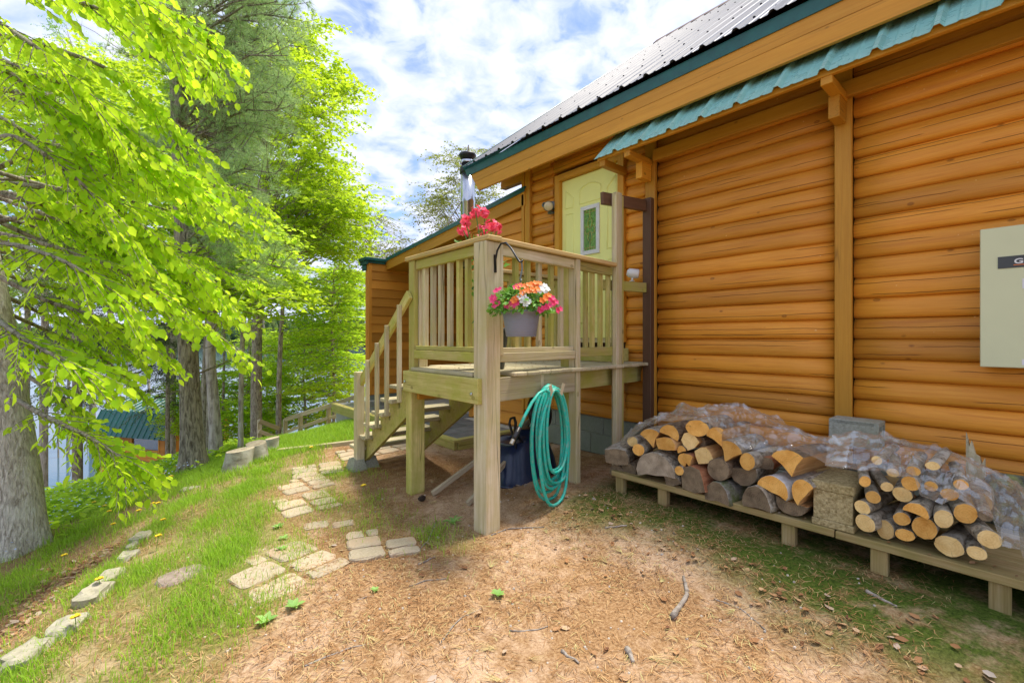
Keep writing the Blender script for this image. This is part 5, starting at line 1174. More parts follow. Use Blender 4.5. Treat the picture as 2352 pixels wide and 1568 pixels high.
# ================================================================== trees
def pxpoly(poly, n, r_):
    xs = [p[0] for p in poly]; ys = [p[1] for p in poly]; out = []
    while len(out) < n:
        x, y = r_.uniform(min(xs), max(xs)), r_.uniform(min(ys), max(ys)); c_ = False; j = len(poly) - 1
        for i in range(len(poly)):
            if (poly[i][1] > y) != (poly[j][1] > y) and x < (poly[j][0] - poly[i][0]) * (y - poly[i][1]) / (poly[j][1] - poly[i][1]) + poly[i][0]: c_ = not c_
            j = i
        if c_: out.append((x, y))
    return out
def interp_path(path, f):
    n = len(path) - 1; i = min(int(f * n), n - 1); return path[i].lerp(path[i + 1], f * n - i)
def trunk_mesh(t, path, rads, mat, n=14, flare=1.35, ridges=.05, seed=1):
    """smooth path, root flare, furrowed outline"""
    P2 = []; R2 = []; m = (len(path) - 1) * 5
    for i in range(m + 1):
        f = i / m; q = f * (len(path) - 1); a = min(int(q), len(path) - 2); P2.append(path[a].lerp(path[a + 1], q - a)); R2.append(rads[a] + (rads[a + 1] - rads[a]) * (q - a))
    P2 = smoothpath(P2, 3)
    vs = []; 
    for i, p in enumerate(P2):
        h = p.z - P2[0].z; fl = 1 + (flare - 1) * math.exp(-max(h, 0) / .18)
        for j in range(n):
            a = 2 * math.pi * j / n; lob = 1 + (fl - 1) * .5 * math.sin(a * 4 + seed)
            q = R2[i] * fl * lob * (1 + ridges * mnoise.noise(V3((math.cos(a) * 2.5, math.sin(a) * 2.5, h * 1.5 + seed))))
            vs.append(p + V3((math.cos(a) * q, math.sin(a) * q, 0)))
    mb = MB(); mb.add(vs, [(i * n + j, i * n + (j + 1) % n, (i + 1) * n + (j + 1) % n, (i + 1) * n + j) for i in range(len(P2) - 1) for j in range(n)])
    mb.build('trunk', mat, t, smooth=True); return P2
def limbs_and_leaves(t, P2, centers, mat_b, mat_l, r_, nt=7, tl=.7, nl=14, ls=.08, droop=.25, shape=DIAM, zmin=.25, rise=.5, layer=.5, name='crown', lr=.012, tubes=5):
    fo = Fol(); mb = MB(); zb, zt_ = P2[0].z, P2[-1].z
    for c_ in centers:
        best = min(P2[int(len(P2) * zmin):] or P2[-1:], key=lambda p: abs(p.z - (c_.z - rise * math.hypot(p.x - c_.x, p.y - c_.y))))
        L = (c_ - best).length; mid = best.lerp(c_, .5) + V3((r_.uniform(-.08, .08) * L, r_.uniform(-.08, .08) * L, .10 * L))
        path = [best, best.lerp(mid, .5) + rv(r_, .03 * L), mid, mid.lerp(c_, .5) + rv(r_, .03 * L) + V3((0, 0, .03 * L)), c_]
        mb.tube(path, [lr * (.6 + L * .35), lr * (.5 + L * .25), lr * (.4 + L * .16), lr * .45, lr * .25], tubes, caps=False)
        out = (c_ - best); out.z *= .3; out = out.normalized() if out.length > .01 else V3((1, 0, 0))
        for q in range(nt):
            st = mid.lerp(c_, r_.uniform(.15, 1.0)); a = r_.uniform(-1.5, 1.5); d = V3((out.x * math.cos(a) - out.y * math.sin(a), out.x * math.sin(a) + out.y * math.cos(a), r_.uniform(-.25, .35) * (1.3 - layer))); l_ = tl * r_.uniform(.55, 1.2)
            tw = [st + d * (l_ * f) + V3((0, 0, -droop * l_ * f * f)) for f in (0, .33, .66, 1.0)]
            mb.tube(tw, [lr * .35, lr * .3, lr * .22, lr * .12], 3, caps=False)
            side = d.cross(V3((0, 0, 1))).normalized()
            for i in range(nl):
                f = (i + r_.random()) / nl; p = interp_path(tw, f * .999); sg = 1 if i % 2 else -1
                dr_ = d * .55 + side * sg * r_.uniform(.4, 1.0) + V3((0, 0, -droop * r_.uniform(.3, 1.6))) + rv(r_, .25)
                nn = V3((0, 0, 1)) + rv(r_, .55) - d * .2
                fo.add(p + side * sg * .01 + rv(r_, ls * .5), dr_, nn, ls * r_.uniform(.65, 1.2))
    mb.build('limbs', mat_b, t); link(name, fo.mesh(name, *shape), t, None, mat_l)
def base_at(x, y=None, t_=None):
    if y is not None: return onG(x, y)
    p = atT(x, 900, t_); return V3((p.x, p.y, gzf(p.x, p.y)))
def tpath(base, pts, extra):
    """trunk path through photo points at the base's depth (leaning in the picture plane), then up to 'extra' metres"""
    t_ = (base - CAM).dot(V3((math.sin(TH), CT, 0))); P = [base + V3((0, 0, -.08))] + [atT(x, y, t_) for x, y in pts]
    d = (P[-1] - P[-2]).normalized()
    if extra: P.append(P[-1] + d * extra)
    return P, t_
bk_grey = bark('bark_grey', (.16, .14, .11), (.46, .42, .35), .28, .55, b=1.0, patch=(.50, .48, .40)); bk_brown = bark('bark_brown', (.07, .055, .04), (.30, .25, .19), .28, .6, b=1.0, patch=(.30, .28, .20)); bk_pine = bark('bark_pine', (.06, .045, .035), (.27, .20, .15), .4, .8, b=1.0); bk_light = bark('bark_light', (.28, .25, .20), (.58, .54, .46), .3, .7, b=.8, patch=(.60, .58, .50))
def barkv(name, c1, c2, sc, patch=None):
    k = NT(name); n = k.noise(k.obj((1, 1, .22), False), 26 * sc, 5, .65, .8); m2 = k.noise(k.obj((1, 1, 1), False), 6, 4, .6)
    c = k.ramp(n, [(.36, c1), (.60, c2)])
    if patch: c = k.mix(k.ramp(m2, [(.5, 0.0), (.68, .75)]), c, patch)
    k.col(c); k.bump(n, 1.0, .03); return k.set(.95, 0, .1)
bk_grey = barkv('bark_furrowed_grey', (.30, .27, .21), (.70, .67, .56), 2.2, (.72, .72, .60)); bk_brown = barkv('bark_furrowed_brown', (.11, .09, .06), (.42, .38, .28), 1.3, (.42, .41, .30)); bk_pine = barkv('bark_pine_plates', (.10, .085, .06), (.38, .345, .26), 1.2); bk_light = barkv('bark_light_grey', (.24, .21, .17), (.56, .51, .43), .8, (.60, .57, .50))
l_near = leafmat('leaf_near', (.18, .42, .012), (.44, .70, .02), (.74, .98, .05), .62, .6)
l_maple = leafmat('leaf_maple', (.20, .34, .014), (.34, .50, .02), (.60, .80, .03), .58); l_lime = leafmat('leaf_lime', (.26, .44, .02), (.42, .62, .03), (.66, .92, .05), .58); l_olive = leafmat('leaf_olive', (.13, .18, .02), (.22, .27, .04), (.36, .42, .06), .45)
l_deep = leafmat('leaf_deep', (.08, .20, .014), (.16, .34, .02), (.28, .54, .03), .5); l_hem = leafmat('needle_hemlock', (.035, .075, .022), (.09, .15, .04), (.14, .22, .05), .3); l_pine = leafmat('needle_pine', (.20, .36, .11), (.38, .55, .20), (.46, .64, .24), .4)

# --- foreground tree at the picture's edge, with long leafy boughs
r = random.Random(21); b0 = onG(52, 1262)
T0 = thing('foreground_tree', b0, 'large grey barked leaning tree with long lime green leafy boughs', 'tree')
P, t0 = tpath(b0, [(38, 1100), (10, 900), (-30, 700), (-75, 480), (-130, 200), (-190, -150)], 3.0)
P2 = trunk_mesh(T0, P, [.165, .155, .145, .138, .13, .12, .11, .07], bk_grey, n=28, flare=1.3, ridges=.06, seed=3)
BR = [[(-160, -190, 3.7), (80, -90, 3.3), (300, -30, 3.4), (470, 70, 3.7), (490, 130, 3.8)], [(-140, 60, 3.8), (60, 90, 3.3), (240, 150, 3.3), (360, 250, 3.5), (440, 350, 3.7)], [(-130, 180, 3.8), (60, 210, 3.0), (230, 300, 3.0), (380, 380, 3.2), (450, 440, 3.4)], [(-110, 300, 3.8), (80, 370, 3.3), (260, 410, 3.5), (430, 430, 3.9), (560, 500, 4.2)], [(-100, 430, 3.8), (90, 470, 3.1), (280, 500, 3.2), (420, 590, 3.4), (520, 690, 3.6)],
      [(-80, 520, 3.8), (110, 560, 3.4), (300, 630, 3.5), (430, 720, 3.7), (545, 800, 3.9)], [(-60, 640, 3.8), (80, 660, 3.0), (230, 720, 3.0), (350, 800, 3.2), (420, 880, 3.4)], [(-60, 700, 3.8), (100, 690, 3.6), (290, 700, 3.9), (450, 760, 4.2), (530, 850, 4.4)], [(-40, 760, 3.8), (60, 800, 3.0), (170, 830, 2.9), (290, 900, 3.0), (390, 960, 3.1)], [(-20, 840, 3.8), (120, 870, 3.4), (240, 910, 3.4), (330, 970, 3.5), (370, 1000, 3.6)],
      [(10, 900, 3.8), (110, 960, 3.3), (200, 1000, 3.2), (270, 1045, 3.2), (285, 1070, 3.2)], [(-180, -100, 3.9), (40, -40, 3.0), (200, 10, 2.9), (330, 60, 3.0), (400, 130, 3.1)], [(-120, 360, 3.8), (20, 300, 2.8), (140, 380, 2.7), (240, 470, 2.8), (300, 560, 2.9)], [(-80, 560, 3.8), (40, 560, 2.8), (150, 600, 2.7), (250, 660, 2.8), (310, 740, 2.9)], [(-170, -20, 3.8), (-20, 40, 2.7), (100, 120, 2.6), (200, 220, 2.7), (260, 320, 2.8)], [(-60, 700, 3.8), (0, 740, 2.7), (70, 790, 2.6), (150, 830, 2.6), (190, 850, 2.65)],
      [(-100, 400, 3.8), (120, 330, 3.9), (300, 330, 4.3), (480, 400, 4.6), (600, 470, 4.9)], [(-60, 600, 3.9), (140, 600, 4.2), (330, 560, 4.5), (470, 600, 4.8), (570, 650, 5.0)]]
rb_ = random.Random(5)
for br in list(BR):
    for q in range(1 if br[0][1] < 560 else 0):
        ox_, oy_, ot_ = rb_.uniform(-50, 30), rb_.uniform(-85, 85), rb_.uniform(-.5, .6); e_ = rb_.uniform(.72, 1.0)
        BR.append([br[0]] + [(br[0][0] + (x - br[0][0]) * e_ + ox_, br[0][1] + (y - br[0][1]) * e_ + oy_, max(2.5, t_ + ot_)) for x, y, t_ in br[1:]])
for q in range(16):
    ys_ = 430 + q * 33; x1_ = rb_.uniform(300, 520) - max(0, ys_ - 700) * .35; dr2 = rb_.uniform(60, 170); tq = rb_.uniform(3.7, 4.9)
    BR.append([(-60, ys_ - 60, 3.9), (110, ys_, tq), (110 + (x1_ - 110) * .4, ys_ + dr2 * .25, tq + .1), (110 + (x1_ - 110) * .75, ys_ + dr2 * .6, tq + .2), (x1_, ys_ + dr2, tq + .3)])
BR = [b for b in BR if b[-1][1] < (1075 if b[-1][0] < 290 else 960 - (b[-1][0] - 290) * .62) + (0 if b[-1][0] < 290 else 0)]
fo = Fol(); mb = MB()
for bi, br in enumerate(BR):
    pts = [atT(x, y, t_) for x, y, t_ in br]; nearest = min(P2, key=lambda p: (p - pts[0]).length); pts[0] = nearest
    fine = smoothpath([interp_path(pts, i / 24) for i in range(25)], 3); mb.tube(fine, [.022 - .018 * i / 24 for i in range(25)], 6, caps=False)
    for i in range(5, 25):
        for sg in (-1, 1, 0) if i % 3 == 0 else (-1, 1):
            st = fine[i]; ax_d = (fine[min(i + 1, 24)] - fine[i - 1]).normalized(); sd_ = ax_d.cross(V3((0, 0, 1)))
            sd_ = sd_.normalized() if sd_.length > .1 else V3((1, 0, 0)); d = (ax_d * r.uniform(.5, 1.0) + sd_ * sg * r.uniform(.35, .9) + V3((0, 0, r.uniform(-.35, .25)))).normalized(); l_ = r.uniform(.22, .50) * (1.1 - .4 * i / 24)
            tw = [st + d * (l_ * f) + V3((0, 0, -.2 * l_ * f * f)) for f in (0, .33, .66, 1)]; mb.tube(tw, [.004, .0035, .0025, .0015], 4, caps=False); side = d.cross(V3((0, 0, 1))).normalized(); nl = int(l_ / .034) + 1
            for q in range(nl):
                f = (q + .6) / nl; p = interp_path(tw, min(f, .999)); s2 = 1 if q % 2 else -1
                fo.add(p, d * .6 + side * s2 * r.uniform(.3, .9) + V3((0, 0, -r.uniform(.25, 1.3))) + rv(r, .2), V3((0, 0, .8)) + side * s2 * .5 + rv(r, .45) - d * .3, r.uniform(.030, .086))
mb.build('limbs', bk_brown, T0, smooth=True); link('crown', fo.mesh('crown', [(a, b * 1.3, c) for a, b, c in LEAF[0]], LEAF[1]), T0, None, l_near)

# --- white pine
r = random.Random(33); b0 = onG(447, 1078); T1 = thing('white_pine', b0, 'tall dark barked pine with soft blue green needle tufts', 'pine tree')
P, t1 = tpath(b0, [(440, 980), (432, 800), (425, 600), (418, 400), (410, 150), (404, -80)], 2.0); P2 = trunk_mesh(T1, P, [.15, .125, .115, .11, .105, .10, .09, .06], bk_pine, n=20, flare=1.4, ridges=.08, seed=7)
NEED = []
for q in range(18):
    a = q * 2.4; e = .35 + .9 * ((q * 37) % 18) / 18; NEED.append((math.cos(e), math.sin(e) * math.cos(a), math.sin(e) * math.sin(a)))
nv = []; nf = []
for d in NEED:
    o = len(nv); b = V3(d).cross(V3((.3, .5, .8))).normalized() * .022; nv += [tuple(-b), tuple(b), tuple(V3(d))]; nf.append((o, o + 1, o + 2))
fo = Fol(); mb = MB()
cs = pxpoly([(330, -60), (700, -60), (735, 40), (705, 150), (690, 260), (640, 420), (560, 520), (430, 470), (340, 400), (300, 250), (290, 60)], 85, r) + pxpoly([(470, 480), (640, 540), (690, 640), (560, 690), (450, 600)], 24, r) + pxpoly([(430, -40), (690, -40), (680, 300), (560, 430), (450, 400)], 55, r)
for (x, y) in cs:
    c_ = atT(x, y, t1 + r.uniform(-1.3, 1.6)); best = min(P2, key=lambda p: abs(p.z - (c_.z + .1 * (c_ - p).length - .2))); L = (c_ - best).length
    path = [best, best.lerp(c_, .35) + V3((0, 0, .10 * L)), best.lerp(c_, .7) + V3((0, 0, .09 * L)), c_]; mb.tube(path, [.008 + .009 * L, .006 + .006 * L, .010, .004], 5, caps=False); out = (c_ - best).normalized()
    for q in range(9):
        st = interp_path(path, r.uniform(.45, .99)); d = (out + rv(r, .8) + V3((0, 0, .15))).normalized(); l_ = r.uniform(.2, .55); mb.tube([st, st + d * l_ * .6, st + d * l_ + V3((0, 0, .04))], [.005, .004, .002], 3, caps=False)
        for w_ in range(4): f = .4 + .2 * w_; fo.add(st + d * l_ * f + V3((0, 0, .02)) + rv(r, .03), d + rv(r, .5) + V3((0, 0, .25)), rv(r, 1), r.uniform(.085, .13))
for q in range(26):                                     # dead stubs on the lower bole
    p = interp_path(P2, r.uniform(.2, .7)); d = V3((r.uniform(-1, 1), r.uniform(-1, 1), r.uniform(-.1, .3))).normalized(); l_ = r.uniform(.3, 1.0); mb.tube([p, p + d * l_ * .5, p + d * l_ + V3((0, 0, r.uniform(-.1, .15)))], [.010, .007, .003], 4, caps=False)
mb.build('limbs', bk_pine, T1); link('needles', fo.mesh('needles', nv, nf), T1, None, l_pine)

# --- other trunks with crowns; every crown is a volume several metres deep
def broadleaf(name, label, bpx, pts, extra, rads, bmat, poly, tr, ncl, lmat, seed, cat='tree', n=14, **kw):
    r_ = random.Random(seed); b_ = base_at(*bpx) if isinstance(bpx, tuple) else bpx; t = thing(name, b_, label, cat); P, tt = tpath(b_, pts, extra); P2 = trunk_mesh(t, P, rads + [rads[-1] * .6] * (len(P) - len(rads)), bmat, n=n, seed=seed)
    cs = [atT(x, y, r_.uniform(tt + tr[0], tt + tr[1])) for x, y in pxpoly(poly, ncl, r_)]; limbs_and_leaves(t, P2, cs, bmat, lmat, r_, **kw); return t
broadleaf('maple_tree', 'tall maple with broad yellow green crown leaning over the lake side of the porch', (590, None, 12.5), [(588, 900), (592, 700), (600, 520), (612, 300), (620, 80)], 1.5, [.16, .14, .12, .10, .08, .05], bk_brown, [(560, 60), (640, 40), (700, 25), (745, 20), (750, 110), (800, 130), (825, 170), (845, 250), (825, 330), (790, 330), (850, 400), (855, 470), (760, 560), (650, 560), (560, 480), (520, 250)], (-2.5, 2.5), 150, l_maple, 41, nt=9, tl=.8, nl=18, ls=.115, shape=MAPLE, rise=.6, layer=.4)
broadleaf('maple_tree', 'young maple with low spreading lime branches beside the hemlock', (640, None, 11.0), [(640, 900), (645, 760), (655, 640), (660, 520)], .6, [.07, .06, .05, .035], bk_brown, [(560, 560), (700, 560), (830, 600), (850, 560), (860, 480), (800, 430), (700, 440), (640, 560)], (-1.5, 2.5), 55, l_maple, 43, nt=8, tl=.7, nl=16, ls=.11, shape=MAPLE, rise=.4)
broadleaf('oak_tree', 'tree with split pale and dark bark just in front of the lake cabin', (345, 1056), [(347, 960), (335, 780), (330, 600), (340, 400), (350, 200)], 3, [.135, .115, .105, .10, .09, .08], bk_light, [(60, -40), (420, -40), (430, 300), (300, 420), (60, 420)], (-1, 3.5), 110, l_lime, 45, nt=8, tl=.8, nl=16, ls=.11, shape=DIAM, rise=.6, n=18)
broadleaf('beech_tree', 'slim curving grey trunk near the stumps, thickest of a close group of three', (497, 1046), [(492, 940), (482, 820), (488, 720), (500, 620), (505, 520)], 2.5, [.09, .078, .07, .065, .06, .055], bk_light, [(430, 520), (640, 520), (640, 700), (520, 740), (420, 680)], (-1, 2), 36, l_lime, 47, nt=8, tl=.7, nl=16, ls=.10, rise=.4)
broadleaf('beech_tree', 'straight brown trunk behind the slim curving grey trunk', (468, 1044), [(470, 930), (478, 800), (482, 700), (490, 560)], 3, [.08, .075, .07, .06, .05], bk_brown, [(420, 400), (560, 400), (560, 600), (420, 640)], (0, 3), 26, l_maple, 48, nt=8, tl=.7, nl=15, ls=.10, rise=.4)
broadleaf('beech_tree', 'thinnest dark trunk squeezed between two trunks above the bank', (480, 1042), [(481, 920), (484, 800), (488, 650)], 2, [.045, .042, .04, .035], bk_brown, [(440, 600), (540, 600), (540, 760), (440, 760)], (-.5, 1.5), 12, l_maple, 49, nt=7, tl=.6, nl=14, ls=.09, rise=.4)
broadleaf('sapling', 'thin smooth sapling rising behind the broad birch stump', (553, 1036), [(553, 900), (556, 790), (562, 710), (572, 640), (580, 560)], 1.0, [.036, .034, .032, .03, .026, .02], bk_light, [(540, 560), (690, 580), (700, 680), (600, 700), (540, 640)], (-1, 1), 22, l_maple, 51, nt=7, tl=.55, nl=14, ls=.10, shape=MAPLE, rise=.4)
broadleaf('oak_tree', 'massive dark trunk standing close to the lake cabin wall', (212, 1086), [(213, 980), (208, 800), (205, 600), (200, 300)], 3, [.26, .22, .21, .20, .18], bk_brown, [(0, 30), (300, 0), (320, 500), (0, 560)], (-.5, 3.5), 80, l_deep, 53, nt=8, tl=.8, nl=16, ls=.11, rise=.5, n=20)
broadleaf('sapling', 'dark slender trunk in front of the lake cabin window', (290, 1068), [(291, 960), (292, 860), (296, 700)], 2, [.065, .06, .055, .045], bk_brown, [(220, 640), (400, 640), (420, 860), (240, 900)], (-.5, 1.5), 24, l_deep, 55, nt=7, tl=.6, nl=14, ls=.09, rise=.3)
broadleaf('oak_tree', 'dark trunk of the clump between the leaning tree and the massive trunk', (156, 1108), [(156, 1000), (158, 850), (160, 600)], 4, [.10, .09, .085, .07], bk_brown, [(0, 500), (220, 480), (220, 760), (0, 780)], (0, 3), 40, l_deep, 57, nt=8, tl=.7, nl=15, ls=.10, rise=.5)
broadleaf('oak_tree', 'thinner black trunk beside the dark clump trunk', (134, 1112), [(134, 1000), (132, 850), (128, 600)], 3, [.055, .05, .045, .04], bk_brown, [(40, 560), (220, 560), (220, 800), (40, 800)], (0, 3), 22, l_deep, 58, nt=8, tl=.7, nl=15, ls=.10, rise=.5)
# slender trunks lower on the slope
for i, (x, t_, lab, rad) in enumerate(((395, 16, 'far pale trunk seen past the lake cabin railing', .12), (512, 15, 'thin far trunk down the slope by the water', .045), (570, 17, 'lean grey trunk low on the slope behind the sapling', .07), (250, 21, 'far trunk standing behind the lake cabin roof', .14), (100, 15, 'far trunk down the slope past the leaning tree', .12), (60, 19, 'pale far trunk near the water past the leaning tree', .12))):
    broadleaf('lakeside_tree', lab, (x, None, t_), [(x, 950), (x + 4, 760), (x + 2, 560), (x + 6, 300)], 2, [rad, rad * .9, rad * .8, rad * .7, rad * .5], bk_brown if i % 2 else bk_light, [(x - 150, 100), (x + 150, 100), (x + 170, 560), (x, 720), (x - 170, 560)], (-2.5, 3), 85, l_lime if i % 2 else l_maple, 70 + i, nt=9, tl=1.1, nl=17, ls=.16, shape=MAPLE, rise=.5)
# hemlocks: flat drooping sprays
def hemlock(label, bpx, pts, extra, rads, poly, tr, ncl, seed, tl=.6):
    r_ = random.Random(seed); b_ = base_at(*bpx); t = thing('hemlock_tree', b_, label, 'hemlock'); P, tt = tpath(b_, pts, extra); P2 = trunk_mesh(t, P, rads + [rads[-1] * .5] * (len(P) - len(rads)), bk_brown, seed=seed)
    cs = [atT(x, y, r_.uniform(tt + tr[0], tt + tr[1])) for x, y in pxpoly(poly, ncl, r_)]; limbs_and_leaves(t, P2, cs, bk_brown, l_hem, r_, nt=12, tl=tl, nl=34, ls=.045, droop=.55, rise=-.05, layer=.9, name='needles', lr=.009)
hemlock('hemlock with dark drooping sprays at the lawn corner by the rail fence', (618, 990), [(612, 880), (606, 760), (602, 640), (600, 500)], 1.5, [.135, .115, .10, .09, .06], [(560, 560), (640, 560), (700, 640), (700, 760), (660, 860), (560, 900), (480, 900), (470, 800), (520, 700), (500, 620)], (-1.2, 1.5), 62, 81)
hemlock('dark hemlock behind the massive trunk upslope of the lake cabin', (178, None, 12.5), [(178, 950), (176, 800), (176, 600), (178, 450)], 1, [.12, .11, .10, .08, .05], [(40, 480), (330, 480), (330, 740), (260, 900), (110, 960), (60, 700)], (-1.5, 2), 60, 83, .9)
hemlock('slim hemlock with low sprays over the lake cabin roof', (385, None, 14), [(385, 950), (386, 820), (388, 640)], 1, [.07, .06, .05, .03], [(300, 640), (430, 640), (440, 880), (400, 960), (330, 960), (280, 860)], (-1.2, 1.5), 40, 85, .8)
# understory beeches on the lake slope: layered lime foliage
for i, (x, t_, poly, lab) in enumerate(((765, 13.0, [(690, 640), (830, 610), (835, 900), (760, 930), (660, 900), (640, 780)], 'layered lime green beech beside the wing wall above the fence'), (700, 15.5, [(620, 760), (800, 740), (820, 940), (700, 980), (610, 960)], 'airy young beech below the rail fence'), (560, 15.0, [(480, 820), (640, 840), (650, 1000), (560, 1040), (480, 1010)], 'low lime beech on the slope behind the stumps'), (640, 18.0, [(560, 760), (700, 760), (700, 960), (600, 1000), (550, 900)], 'pale beech near the water seen behind the hemlock trunk'), (800, 16.5, [(730, 620), (835, 600), (835, 780), (740, 800)], 'tall beech crown just past the green edged wing wall'), (430, 17, [(390, 880), (500, 860), (500, 1000), (400, 1000)], 'small beech between the lake cabin railing and the large pine'))):
    p = atT(x, 950, t_); z_ = gzf(p.x, p.y); ytop = min(q[1] for q in poly); ybase = 778 - (z_ - CAMZ) / t_ * FP
    broadleaf('beech_sapling', lab, V3((p.x, p.y, z_)), [(x + 3, ybase - (ybase - ytop) * .35), (x - 4, ybase - (ybase - ytop) * .65), (x + 2, ytop + 10)], 0, [.045, .04, .03, .015], bk_brown, poly, (-2, 2), 95, l_lime, 90 + i, nt=8, tl=.8, nl=15, ls=.12, droop=.12, shape=DIAM, rise=.15, layer=1.0)
# trees behind the house
broadleaf('maple_tree', 'maple with small fresh leaves rising behind the stove pipe', V3((atT(1050, 700, 19).x, atT(1050, 700, 19).y, -1)), [(1050, 700), (1055, 560), (1070, 440), (1075, 350)], .3, [.2, .17, .13, .08, .04], bk_brown, [(1000, 350), (1060, 310), (1125, 320), (1160, 410), (1165, 470), (1130, 520), (1010, 530), (945, 490), (960, 450), (985, 400)], (-2, 2), 75, l_olive, 101, nt=9, tl=.85, nl=13, ls=.10, rise=.7, layer=.2)
broadleaf('maple_tree', 'sparse budding tree with bare twigs past the wing wall cap', V3((atT(850, 800, 17).x, atT(850, 800, 17).y, -2.6)), [(855, 800), (860, 650), (850, 560)], .4, [.15, .13, .10, .06], bk_brown, [(790, 480), (880, 470), (945, 550), (940, 590), (850, 610), (770, 600), (760, 520)], (-1.5, 1.5), 60, l_olive, 103, nt=10, tl=.8, nl=6, ls=.085, rise=.7, layer=.2)

# ================================================================== lake cabin down the slope
cw = thing('lake_cabin', base_at(300, None, 19), 'small orange sided lake cabin with green metal roof below the yard', 'cabin')
tc_ = 18.5; A = atT(225, 1000, tc_ + .6); B = atT(376, 990, tc_ - .4); zE = (A.z + B.z) / 2; A.z = B.z = 0; ud = (B - A).normalized(); wd = V3((-ud.y, ud.x, 0)); wd = wd if wd.dot(V3((ST, CT, 0))) > 0 else -wd; LW = (B - A).length; zG = gzf(A.x, A.y) - .4; zB = zE - 1.75
def cpt(a, b, z): return A + ud * a + wd * b + V3((0, 0, z))
def cbx(name, a0, a1, b0, b1, z0, z1, mat, par=None):
    mb = MB(); mb.add([cpt(a, b, z) for a in (a0, a1) for b in (b0, b1) for z in (z0, z1)], [(0, 1, 3, 2), (4, 6, 7, 5), (0, 4, 5, 1), (2, 3, 7, 6), (0, 2, 6, 4), (1, 5, 7, 3)]); return mb.build(name, mat, par or cw)
wx0, wx1, wz0, wz1 = LW * .50, LW * .96 - .12, zE - .62, zE - .04
cbx('wall', 0, wx0, .05, .15, zG, zE, m_siding); cbx('wall', wx1, LW, .05, .15, zG, zE, m_siding); cbx('wall', wx0, wx1, .05, .15, zG, wz0, m_siding); cbx('wall', wx0, wx1, .05, .15, wz1, zE, m_siding)
cbx('end_wall', LW - .1, LW, .15, 3.0, zG, zE, m_siding); cbx('end_wall', 0, .1, .15, 3.0, zG, zE, m_siding)
cbx('rear_wall', .1, wx0 - .1, 2.9, 3.0, zG, zE, m_siding); cbx('rear_wall', wx0 - .1, LW - .1, 2.9, 3.0, zG, wz0 + .05, m_siding)
z_ = zG
while z_ < zE - .05:
    for s0, s1 in (((0, LW),) if z_ + .16 < wz0 else ((0, wx0), (wx1, LW))): extr('siding_board', [(0, 0), (.022, 0), (.004, .15), (0, .15)], cpt(s0, .05, z_), cpt(s1, .05, z_), m_siding, cw) if ud.cross(V3((0, 0, 1))).dot(wd) > 0 else extr('siding_board', [(0, 0), (.022, 0), (.004, .15), (0, .15)], cpt(s1, .05, z_), cpt(s0, .05, z_), m_siding, cw)
    z_ += .16
wf = cbx('window', wx0, wx0 + .06, .02, .1, wz0, wz1, m_trim); cbx('frame', wx1 - .06, wx1, .02, .1, wz0, wz1, m_trim, wf); cbx('frame', wx0, wx1, .02, .1, wz0 - .05, wz0, m_trim, wf)
kg = NT('cabin_glass'); kt = kg.n('ShaderNodeBsdfTransparent'); kgl = kg.n('ShaderNodeBsdfGlossy'); kgl.inputs['Roughness'].default_value = .03; km = kg.n('ShaderNodeMixShader'); km.inputs[0].default_value = .22; kg.l(kt.outputs[0], km.inputs[1]); kg.l(kgl.outputs[0], km.inputs[2]); kg.l(km.outputs[0], kg.o.inputs[0])
cbx('pane', wx0 + .06, wx1 - .06, .07, .075, wz0, wz1, kg.mat, wf)
for i in range(int(LW / .3) + 2):                       # gambrel roof: steep lower sheets with ribs, flatter upper
    a0_ = -.2 + i * .3
    if a0_ > LW + .1: break
    mb = MB(); pr = [(-.22, zE - .12), (.25, zE + .85), (1.5, zE + 1.35)]
    vs = []
    for (b, z) in pr:
        for (da, h) in ((0, 0), (.02, .03), (.05, .03), (.07, 0), (.3, 0)): vs.append(cpt(a0_ + da, b - h * .8, z + h * .4))
    mb.add(vs, [(q * 5 + j, q * 5 + j + 1, q * 5 + j + 6, q * 5 + j + 5) for q in range(2) for j in range(4)]); mb.build('roof_panel', m_teal, cw)
mb = MB(); mb.add([cpt(a, b, z) for a in (-.2, LW + .15) for (b, z) in ((1.5, zE + 1.35), (2.75, zE + .85), (3.25, zE - .12))], [(0, 1, 4, 3), (1, 2, 5, 4)]); mb.build('rear_roof', m_teal, cw)
mb = MB(); mb.add([cpt(LW - .05, b, z) for (b, z) in ((.06, zE), (.3, zE + .8), (1.5, zE + 1.28), (2.7, zE + .8), (2.98, zE))], [(0, 1, 2, 3, 4)]); mb.build('gable', m_siding, cw)
ck = thing('cabin_deck', cpt(LW + .5, 0, zB), 'small railed deck attached to the end of the lake cabin', 'deck')
D1 = atT(377, 1058, 17.6); D2 = atT(446, 1052, 17.6); zD = (D1.z + D2.z) / 2; WD = (D2 - D1).length
def dpt2(a, b, z): return V3((D1.x, D1.y, 0)) + ud * a + wd * b + V3((0, 0, z))
for q in range(12):
    b = -.1 + q * .15; timber('deck_board', dpt2(0, b, zD), dpt2(WD, b, zD), .14, .04, m_board, ck)
m_or = m_eave
for a, b in ((WD - .05, 0), (WD - .05, 1.75), (.35, 1.75)): timber('post', dpt2(a, b, zD - 1.6), dpt2(a, b, zD + .86), .09, .09, m_or, ck, up=ud)
timber('rail_cap', dpt2(WD - .05, -.05, zD + .88), dpt2(WD - .05, 1.8, zD + .88), .12, .04, m_rail, ck); timber('rail_cap', dpt2(.3, 1.75, zD + .885), dpt2(WD, 1.75, zD + .885), .12, .04, m_rail, ck)
for q in range(11): b = .1 + q * .15; timber('picket', dpt2(WD - .05, b, zD + .03), dpt2(WD - .05, b, zD + .86), .04, .04, m_or, ck, up=ud)
